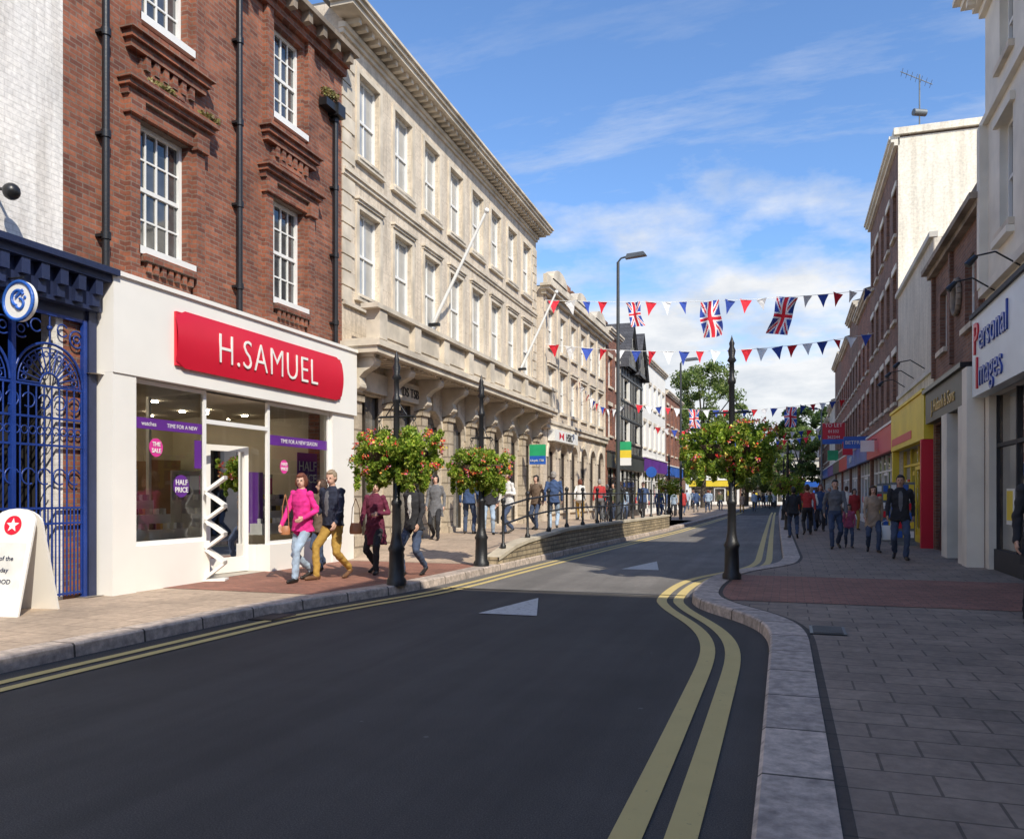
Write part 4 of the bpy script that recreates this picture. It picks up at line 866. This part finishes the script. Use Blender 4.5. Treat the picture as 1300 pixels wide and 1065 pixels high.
def remesh(mb,vox,sm=2):
    me=mb.mesh('r',[skin]); o=bpy.data.objects.new('r',me); COL.objects.link(o)
    r=o.modifiers.new('r','REMESH'); r.mode='VOXEL'; r.voxel_size=vox; r.use_smooth_shade=True
    s=o.modifiers.new('s','SMOOTH'); s.iterations=sm; s.factor=.5
    dg=bpy.context.evaluated_depsgraph_get(); out=bpy.data.meshes.new_from_object(o.evaluated_get(dg)); bpy.data.objects.remove(o); bpy.data.meshes.remove(me)
    return out
def ripple(me,mask,fn):
    n=len(me.vertices); co_=np.empty(n*3); no_=np.empty(n*3); me.vertices.foreach_get('co',co_); me.vertices.foreach_get('normal',no_)
    co_=co_.reshape(-1,3); no_=no_.reshape(-1,3)
    for i_ in np.nonzero(mask)[0]:
        x_,y_,z_2=co_[i_]; co_[i_]+=no_[i_]*fn(x_,y_,z_2)
    me.vertices.foreach_set('co',co_.ravel()); me.update()
def ik(a,b,l1,l2,pole):
    a=Vector(a);b=Vector(b);d=b-a; L_=min(d.length,(l1+l2)*.999); u=d.normalized(); x=(l1*l1-l2*l2+L_*L_)/(2*L_); hh=math.sqrt(max(0,l1*l1-x*x)); p=Vector(pole); p=(p-u*p.dot(u)).normalized()
    return a+u*x+p*hh, a+u*L_
def person(label,x,y,z,head,h,top,bot,hair,sh=None,sk_=None,walk=.0,ph=1,fem=False,coat=0,vox=.014,hands=None,long=0,turn=0,group=None,sleeve=True,lean=.02,inner=None,tilt=0,wide=1.0):
    sh=sh or C['shoe']; sk_=sk_ or skin
    mb=MB(); bones=[]
    mats=[sk_,top,bot,sh,eyem,lipm,inner or top]; SK,TP,BT,SH,EY,LI,IN=range(7)
    def cap(p,q,r0,r1,l):
        p=Vector(p);q=Vector(q); mb.cyl(p,q,r0,r1,12); mb.sph(p,r0,10,8); mb.sph(q,r1,10,8); bones.append(('c',p,q,r0,r1,l))
    def ell(c,r,l): mb.sph(c,r,14,10); bones.append(('e',Vector(c),r,l))
    sw=(.155 if fem else .185)*(1+(wide-1)*.5); hw=.085
    hz=.90-.045*walk/.3 if walk else .905
    if walk: an=[(-hw-.01,walk*ph,.095 if ph>0 else .17),(hw+.01,-walk*ph,.17 if ph>0 else .095)]
    else: an=[(-hw-.03,.04,.09),(hw+.05,-.03,.09)]
    for i,a in enumerate(an):
        sx=-1 if i==0 else 1
        hip=(sx*hw,0,hz-.02); k,e=ik(hip,a,.425,.42,(sx*.15,1,0))
        cap(hip,k,.090 if fem else .088*wide,.066,BT); cap(k,e,.064,.054,BT)
        e=Vector(a); raised=a[2]>.12
        toe=Vector((e[0]+sx*.03,e[1]+(.13 if raised else .15),.035)); heel=Vector((e[0],e[1]-.045,a[2]-.055 if raised else .04))
        cap(e,heel,.042,.036,SH); cap(heel,toe,.036,.036,SH); cap(toe,toe+Vector((sx*.005,.05,-.003)),.036,.026,SH)
    ly=lambda zz: lean*(zz-.9)
    wf=(.92 if fem else 1)*wide
    secs=[(0,0,.80,.13,.09),(0,0,.86,.165,.12),(0,0,.95,.168*wide,.12*wide),(0,ly(1.07)+.02*(wide>1),1.07,.14*wf*wide,.10*wide*wide),(0,ly(1.25)+.01,1.25,.168*wf,.12*wide if not fem else .125),(0,ly(1.38),1.38,.165*wf,.10),(0,ly(1.44),1.44,.10,.075),(0,ly(1.475),1.475,.055,.055)]
    mb.loft(secs)
    for s0,s1 in zip(secs,secs[1:]): bones.append(('l',s0,s1,BT if s1[2]<(.96 if coat==0 else .0) else TP))
    if coat:
        zb=.92-coat; cs2=[(0,-.005,zb,.20+coat*.05,.155+coat*.06),(0,0,.85,.19,.14),(0,ly(1.05),1.05,.158*wf*wide,.118*wide),(0,ly(1.28)+.01,1.28,.178*wf,.132),(0,ly(1.4),1.40,.165*wf,.105)]
        mb.loft(cs2)
        for s0,s1 in zip(cs2,cs2[1:]): bones.append(('l',s0,s1,TP))
        mb.loft([(0,ly(1.42)-.01,1.41,.085,.07),(0,ly(1.46)-.012,1.475,.072,.066)]); bones.append(('l',(0,-.01,1.41,.085,.07),(0,-.012,1.475,.072,.066),TP))
    if inner: bones.append(('e',Vector((0,.125+ly(1.25),1.22)),(.045,.05,.24),IN))
    for i in (0,1):
        sx=-1 if i==0 else 1
        S=Vector((sx*sw,ly(1.4),1.395 if i==0 else 1.40))
        if hands and hands[i]: hp=Vector(hands[i])
        else: hp=Vector((sx*(sw+.06),sx*walk*.7*ph+.03,.875+abs(walk)*.12))
        E,Wr=ik(S,hp,.285,.25,(sx*.5,-1,-.1))
        ell(tuple(S),(.062,.06,.06),TP); cap(S,E,.056,.047,TP); cap(E,Wr,.046,.037 if sleeve else .027,TP if sleeve else SK)
        d=(Wr-E).normalized(); side=d.cross(Vector((sx,0,0.001))).normalized(); nrm=side.cross(d).normalized()
        if nrm.x*sx>0: nrm=-nrm
        if side.y<0: side=-side
        for w_ in (-.016,.016): cap(Wr+side*w_*.7,Wr+d*.075+side*w_*1.2,.019,.017,SK)
        for kf,ln in ((-.03,.058),(-.011,.072),(.009,.078),(.029,.070)):
            b0=Wr+d*.078+side*kf; m1=b0+d*ln*.5+nrm*.01; m2=m1+d*ln*.38+nrm*.024; cap(b0,m1,.0095,.009,SK); cap(m1,m2,.009,.008,SK)
        b0=Wr+d*.025+side*.028; m1=b0+side*.022+d*.025; cap(b0,m1,.013,.010,SK); cap(m1,m1+d*.028+nrm*.01+side*.004,.010,.009,SK)
    Rz=Matrix.Rotation(math.radians(turn),3,'Z'); hc=Vector((0,ly(1.5),0)); RX=Matrix.Rotation(math.radians(-tilt),3,'X'); pv=Vector((0,0,1.5))
    def hp_(v): return tuple(Rz@(RX@(Vector(v)-pv)+pv)+hc)
    cap((0,ly(1.42)-.01,1.43),hp_((0,0,1.54)),.054,.05,SK)
    ell(hp_((0,-.005,1.625)),(.074,.09,.103),SK); ell(hp_((0,.028,1.565)),(.056,.062,.066),SK); ell(hp_((0,.05,1.535)),(.03,.035,.03),SK)
    cap(hp_((0,.078,1.622)),hp_((0,.106,1.588)),.010,.014,SK)
    for sx in (-1,1):
        ell(hp_((sx*.076,-.005,1.605)),(.012,.02,.03),SK); ell(hp_((sx*.029,.079,1.622)),(.013,.010,.008),EY)
    cap(hp_((-.017,.088,1.556)),hp_((.017,.088,1.556)),.008,.008,LI)
    me=remesh(mb,vox,2 if vox<.01 else 1)
    nP=len(me.polygons); cen=np.empty(nP*3); me.polygons.foreach_get('center',cen); cen=cen.reshape(-1,3)
    best=np.full(nP,9.); lab=np.zeros(nP,int)
    for bn in bones:
        if bn[0]=='c':
            p=np.array(bn[1]);q=np.array(bn[2]);d=q-p; t=np.clip(((cen-p)@d)/max(1e-9,d@d),0,1); ds=np.linalg.norm(cen-p-t[:,None]*d,axis=1)-(bn[3]+(bn[4]-bn[3])*t); l=bn[5]
        elif bn[0]=='e':
            r=np.array(bn[2]); ds=(np.linalg.norm((cen-np.array(bn[1]))/r,axis=1)-1)*r.min(); l=bn[3]
        else:
            s0,s1=np.array(bn[1]),np.array(bn[2]); t=np.clip((cen[:,2]-s0[2])/(s1[2]-s0[2]),0,1)[:,None]; s=s0+(s1-s0)*t
            q=np.sqrt(((cen[:,0]-s[:,0])/s[:,3])**2+((cen[:,1]-s[:,1])/s[:,4])**2); ds=(q-1)*np.minimum(s[:,3],s[:,4]); ds=np.sqrt(np.maximum(ds,0)**2+(cen[:,2]-s[:,2])**2)+np.minimum(ds,0); l=bn[3]
        mk=ds<best; best[mk]=ds[mk]; lab[mk]=l
    me.materials.clear()
    for q in mats: me.materials.append(q)
    me.polygons.foreach_set('material_index',lab.tolist()); me.name='person'
    if vox<.02:
        cl=np.zeros(len(me.vertices),bool); nl=len(me.loops); lv=np.empty(nl,int); me.loops.foreach_get('vertex_index',lv); lt=np.empty(nP,int); me.polygons.foreach_get('loop_total',lt)
        fl=np.repeat(lab,lt); cl[lv[(fl==TP)|(fl==BT)]]=True
        off=Vector((x*3.1,y*1.7,0))
        ripple(me,cl,lambda a_,b_,c_:mnoise.noise(Vector((a_*9,b_*9,c_*13+a_*8))+off)*.016+mnoise.noise(Vector((a_*22,b_*22,c_*22))+off)*.005)
    o=ob('person',me,None,(x,y,z),(0,0,math.radians(head))); k=h/1.73; o.scale=(k,k,k); tag(o,label,'person',group)
    hb=MB(); hb.sph(hp_((0,-.024,1.645)),(.083,.092,.098),16,12); hb.sph(hp_((0,-.045,1.60)),(.078,.068,.085),14,10); hb.sph(hp_((0,.03,1.695)),(.06,.05,.035),12,8)
    if fem:
        for sx in (-1,1): hb.sph(hp_((sx*.06,-.02,1.60)),(.036,.065,.09),10,8)
        hb.sph(hp_((.02,.055,1.69)),(.055,.035,.03),10,8)
    if long:
        for sx in (-1,0,1): hb.cyl(hp_((sx*.05,-.05,1.62)),hp_((sx*.065,-.055,1.62-long)),.045,.035,10); hb.sph(hp_((sx*.065,-.055,1.62-long)),.036,10,8)
        for sx in (-1,1): hb.sph(hp_((sx*.072,.0,1.60)),(.022,.05,.085),10,8)
    hm=remesh(hb,max(.008,vox*.8),1)
    if vox<.02: ripple(hm,np.ones(len(hm.vertices),bool),lambda a_,b_,c_:mnoise.noise(Vector((a_*40,b_*40,c_*15)))*.010)
    hm.materials.clear(); hm.materials.append(hair); hm.name='hair'; ob('hair',hm,o)
    return o
def bag(label,loc,mt,w=.3,h=.26,d=.12,rot=0,strap=.35,name='handbag'):
    s=thing(name,label,'bag',loc,rot); m=MB(); m.loft([(0,0,0,w*.46,d*.5),(0,0,.03,w*.52,d*.56),(0,0,h*.6,w*.5,d*.5),(0,0,h,w*.40,d*.2)],20); m.obj('body',[mt],s)
    m=MB(); m.tube([(-w*.35,0,h*.95),(-w*.28,0,h+strap*.6),(0,0,h+strap),(w*.28,0,h+strap*.6),(w*.35,0,h*.95)],.007,6); m.obj('strap',[mt],s)
LP=.125
person('woman in magenta top and pale jeans walking on pavement',-7.3,11.4,LP,172,1.70,C['mag'],C['jeans'],HR,C['shoe'],walk=.30,ph=1,fem=True,coat=.12,vox=.009,hands=[(-.16,.16,1.02),None],turn=22,lean=.05,tilt=4,wide=1.05)
bag('small tan leather handbag carried at woman\'s hip',(-7.5,11.22,.86),orange_b,.15,.14,.08,.5,.5)
person('stocky man in dark navy sweater and mustard trousers walking',-7.02,11.85,LP,168,1.76,C['dnavy'],C['khaki'],HY,C['shoe2'],walk=.27,ph=-1,vox=.009,coat=.06,hands=[None,(.14,.2,1.05)],turn=14,inner=C['grey'],lean=.05,tilt=10,wide=1.12)
bag('tan leather shoulder bag beside man in navy sweater',(-6.66,11.95,.85),orange_b,.2,.18,.09,.3,.4)
person('woman in long burgundy quilted coat walking',-6.78,12.85,LP,186,1.62,C['burg'],C['blk'],HR,C['shoe'],walk=.2,ph=1,fem=True,coat=.38,vox=.009,hands=[(-.14,.2,1.1),None],turn=25,lean=.03,tilt=8,wide=1.05)
person('woman in black jacket and dark jeans walking',-6.0,12.75,LP,170,1.68,C['blk'],C['djean'],HK,C['shoe'],walk=.2,ph=-1,fem=True,coat=.12,vox=.009,long=.16,inner=C['wht'],turn=-8)
person('woman in brown coat behind other walkers',-8.05,13.2,LP,180,1.64,C['brn'],C['djean'],HB,walk=.2,fem=True,coat=.2,vox=.012,long=.1,turn=-60)
LG='shoppers on the raised pavement'
person('man in navy top seen from behind',-8.2,20.9,TZ(20.9),10,1.72,C['navy'],C['djean'],HB,group=LG,coat=.08)
person('woman in dark top and jeans standing near bank',-7.55,20.7,TZ(20.7),200,1.62,C['blk'],C['jeans'],HB,fem=True,group=LG,long=.12,coat=.06)
person('woman in white jacket and jeans walking',-7.2,21.3,TZ(21.3),150,1.66,C['wht'],C['djean'],HK,fem=True,walk=.22,group=LG,coat=.12,long=.12,hands=[(-.12,.2,1.15),None])
person('person in patterned dark top beside railing',-7.2,23.9,TZ(23.9),170,1.64,C['brn'],C['djean'],HK,fem=True,walk=.15,group=LG,coat=.1)
person('man in dark jacket and pale jeans leaning by railing',-6.6,23.7,TZ(23.7),15,1.74,C['navy'],C['jeans'],HG,walk=.12,group=LG,coat=.1)
person('woman in dark coat walking by bank entrance',-8.3,18.9,TZ(18.9),190,1.6,C['grey'],C['blk'],HK,fem=True,walk=.15,group=LG,coat=.3)
RG='shoppers on the shaded pavement'
person('man in black jacket and dark jeans walking with hands low',2.26,19.2,.12,176,1.78,C['blk'],C['djean'],HK,walk=.2,group=RG,coat=.12,vox=.011,sk_=skin2,inner=C['grey'],turn=-8)
person('woman in beige coat carrying a white bag',1.93,21.4,.12,182,1.58,C['beige'],C['djean'],HB,fem=True,walk=.2,group=RG,coat=.25,vox=.012,long=.12)
bag('white plastic carrier bag held in a hand',(2.2,21.3,.42),white,.32,.34,.12,0,.12,'carrier_bag')
person('child in pink top walking beside adult',1.5,23.0,.12,180,1.12,C['pink'],C['djean'],HB,fem=True,walk=.18,group=RG,coat=.1,long=.1)
person('man in grey sweatshirt and jeans walking with backpack straps',1.14,22.5,.12,184,1.74,C['grey'],C['djean'],HK,walk=.22,ph=-1,group=RG,vox=.012)
person('person in black coat walking away',.17,27.3,.12,5,1.6,C['blk'],C['djean'],HK,walk=.2,group=RG,coat=.1)
person('person in dark red top walking away',.63,29.7,.12,0,1.7,C['redc'],C['blk'],HB,walk=.2,ph=-1,group=RG)
person('man in dark coat standing at edge of pavement',2.55,10.0,.12,175,1.76,C['blk'],C['blk'],HK,group=RG,coat=.3,vox=.011)
tm=[]
for i,(f_,c_,w_) in enumerate(((False,.1,.2),(True,.25,.18),(False,0,.0),(True,.1,.22))):
    tm.append(person('shopper walking further up the street',-7-.6*i,36+i*1.5,TZ(36+i*1.5),170 if i%2 else 5,1.68,C['blk'],C['djean'],[HB,HK,HG,HR][i],walk=w_,fem=f_,coat=c_,vox=.022,group='distant shoppers',long=.1 if f_ else 0))
tops=['navy','grey','redc','wht','beige','blk','green','navy','brn','jeans','blk']
random.seed(11)
def far(x,y,z):
    t=random.choice(tm); c=t.copy(); COL.objects.link(c); c.location=(x,y,z); c.rotation_euler=(0,0,math.radians(random.choice([0,180])+random.uniform(-25,25)))
    tn=random.choice(tops); c['label']='shopper in %s walking further up the street'%C[tn].name
    for si,mt in ((1,C[tn]),(6,C[tn]),(2,random.choice([C['djean'],C['blk'],C['grey'],C['khaki']]))):
        c.material_slots[si].link='OBJECT'; c.material_slots[si].material=mt
    k=random.uniform(.9,1.03); c.scale=(k,k,k)
    for ch in t.children: dup(ch,c,(0,0,0))
for k in range(24): y=random.uniform(28,80); far(random.uniform(-8.3,-5.4),y,TZ(y))
for k in range(26): y=random.uniform(31,85); far(random.uniform(.2,3.0),y,.12)
for k in range(8): y=random.uniform(62,100); far(random.uniform(-3.8,-.8),y,.0)
# ================================================================== CAMERA / LIGHT / WORLD
cam=bpy.data.cameras.new('camera'); co=bpy.data.objects.new('camera',cam); COL.objects.link(co); scene.camera=co
co.location=(0,0,1.5); co.rotation_euler=(pi/2,0,math.atan(1/3)); cam.lens=36*1050/1300; cam.sensor_width=36; cam.shift_y=.0727; cam.clip_end=2000; cam.clip_start=.1
S=Vector((.62,-.60,.75)).normalized()
sun=bpy.data.lights.new('sun','SUN'); so=bpy.data.objects.new('sun',sun); COL.objects.link(so); sun.energy=5.0; sun.angle=math.radians(.5); sun.color=(1,.93,.80)
so.rotation_euler=S.to_track_quat('Z','Y').to_euler(); so.location=(20,-30,40)
wd=bpy.data.worlds.new('World'); scene.world=wd; wd.use_nodes=True; nt=wd.node_tree; bg=nt.nodes['Background']; bg.inputs[1].default_value=.15
sky=N(nt,'ShaderNodeTexSky',sky_type='NISHITA'); sky.sun_disc=False; sky.sun_elevation=math.asin(S.z); sky.sun_rotation=math.atan2(S.x,S.y); sky.air_density=1.0; sky.dust_density=.6; sky.ozone_density=1.8
tc=N(nt,'ShaderNodeTexCoord').outputs['Generated']; sp=N(nt,'ShaderNodeSeparateXYZ'); nt.links.new(tc,sp.inputs[0])
def mth(op,a,b_,c_=None):
    n=N(nt,'ShaderNodeMath',operation=op)
    for i,v in enumerate((a,b_,c_)):
        if v is None: continue
        if isinstance(v,bpy.types.NodeSocket): nt.links.new(v,n.inputs[i])
        else: n.inputs[i].default_value=v
    return n.outputs[0]
zc=mth('MAXIMUM',sp.outputs[2],0.0); den=mth('ADD',zc,.22)
cb=N(nt,'ShaderNodeCombineXYZ'); nt.links.new(mth('DIVIDE',sp.outputs[0],den),cb.inputs[0]); nt.links.new(mth('DIVIDE',sp.outputs[1],den),cb.inputs[1])
n1=noise(nt,cb.outputs[0],2.2,9,.58)
f=mth('SUBTRACT',n1,.5); e=mth('MULTIPLY',mth('SUBTRACT',.335,zc),1.5); f=mth('MULTIPLY',mth('ADD',f,e),4.2); f=mth('MINIMUM',mth('MAXIMUM',f,0.0),.95)
mp=N(nt,'ShaderNodeMapping'); mp.inputs['Scale'].default_value=(.8,2.6,1); mp.inputs['Rotation'].default_value=(0,0,.5); nt.links.new(cb.outputs[0],mp.inputs[0])
wsp=ramp(nt,noise(nt,mp.outputs[0],2.0,9,.65),[(.50,(0,0,0,1)),(.78,(.6,.6,.6,1))])
fade=mth('MINIMUM',mth('MAXIMUM',mth('MULTIPLY',mth('SUBTRACT',.58,zc),5),0.0),1.0)
wf_=mth('MULTIPLY',wsp,fade); f2=mth('MAXIMUM',f,wf_)
shade=ramp(nt,noise(nt,cb.outputs[0],3.5,6),[(.33,(4.4,4.7,5.1,1)),(.6,(6.4,6.4,6.4,1))])
tint=mixc(nt,1.0,sky.outputs[0],(.96,1.20,1.48,1),'MULTIPLY')
cfin=mixc(nt,f2,tint,shade); nt.links.new(cfin,bg.inputs[0])
scene.view_settings.view_transform='Standard'; scene.view_settings.look='None'; scene.view_settings.exposure=0
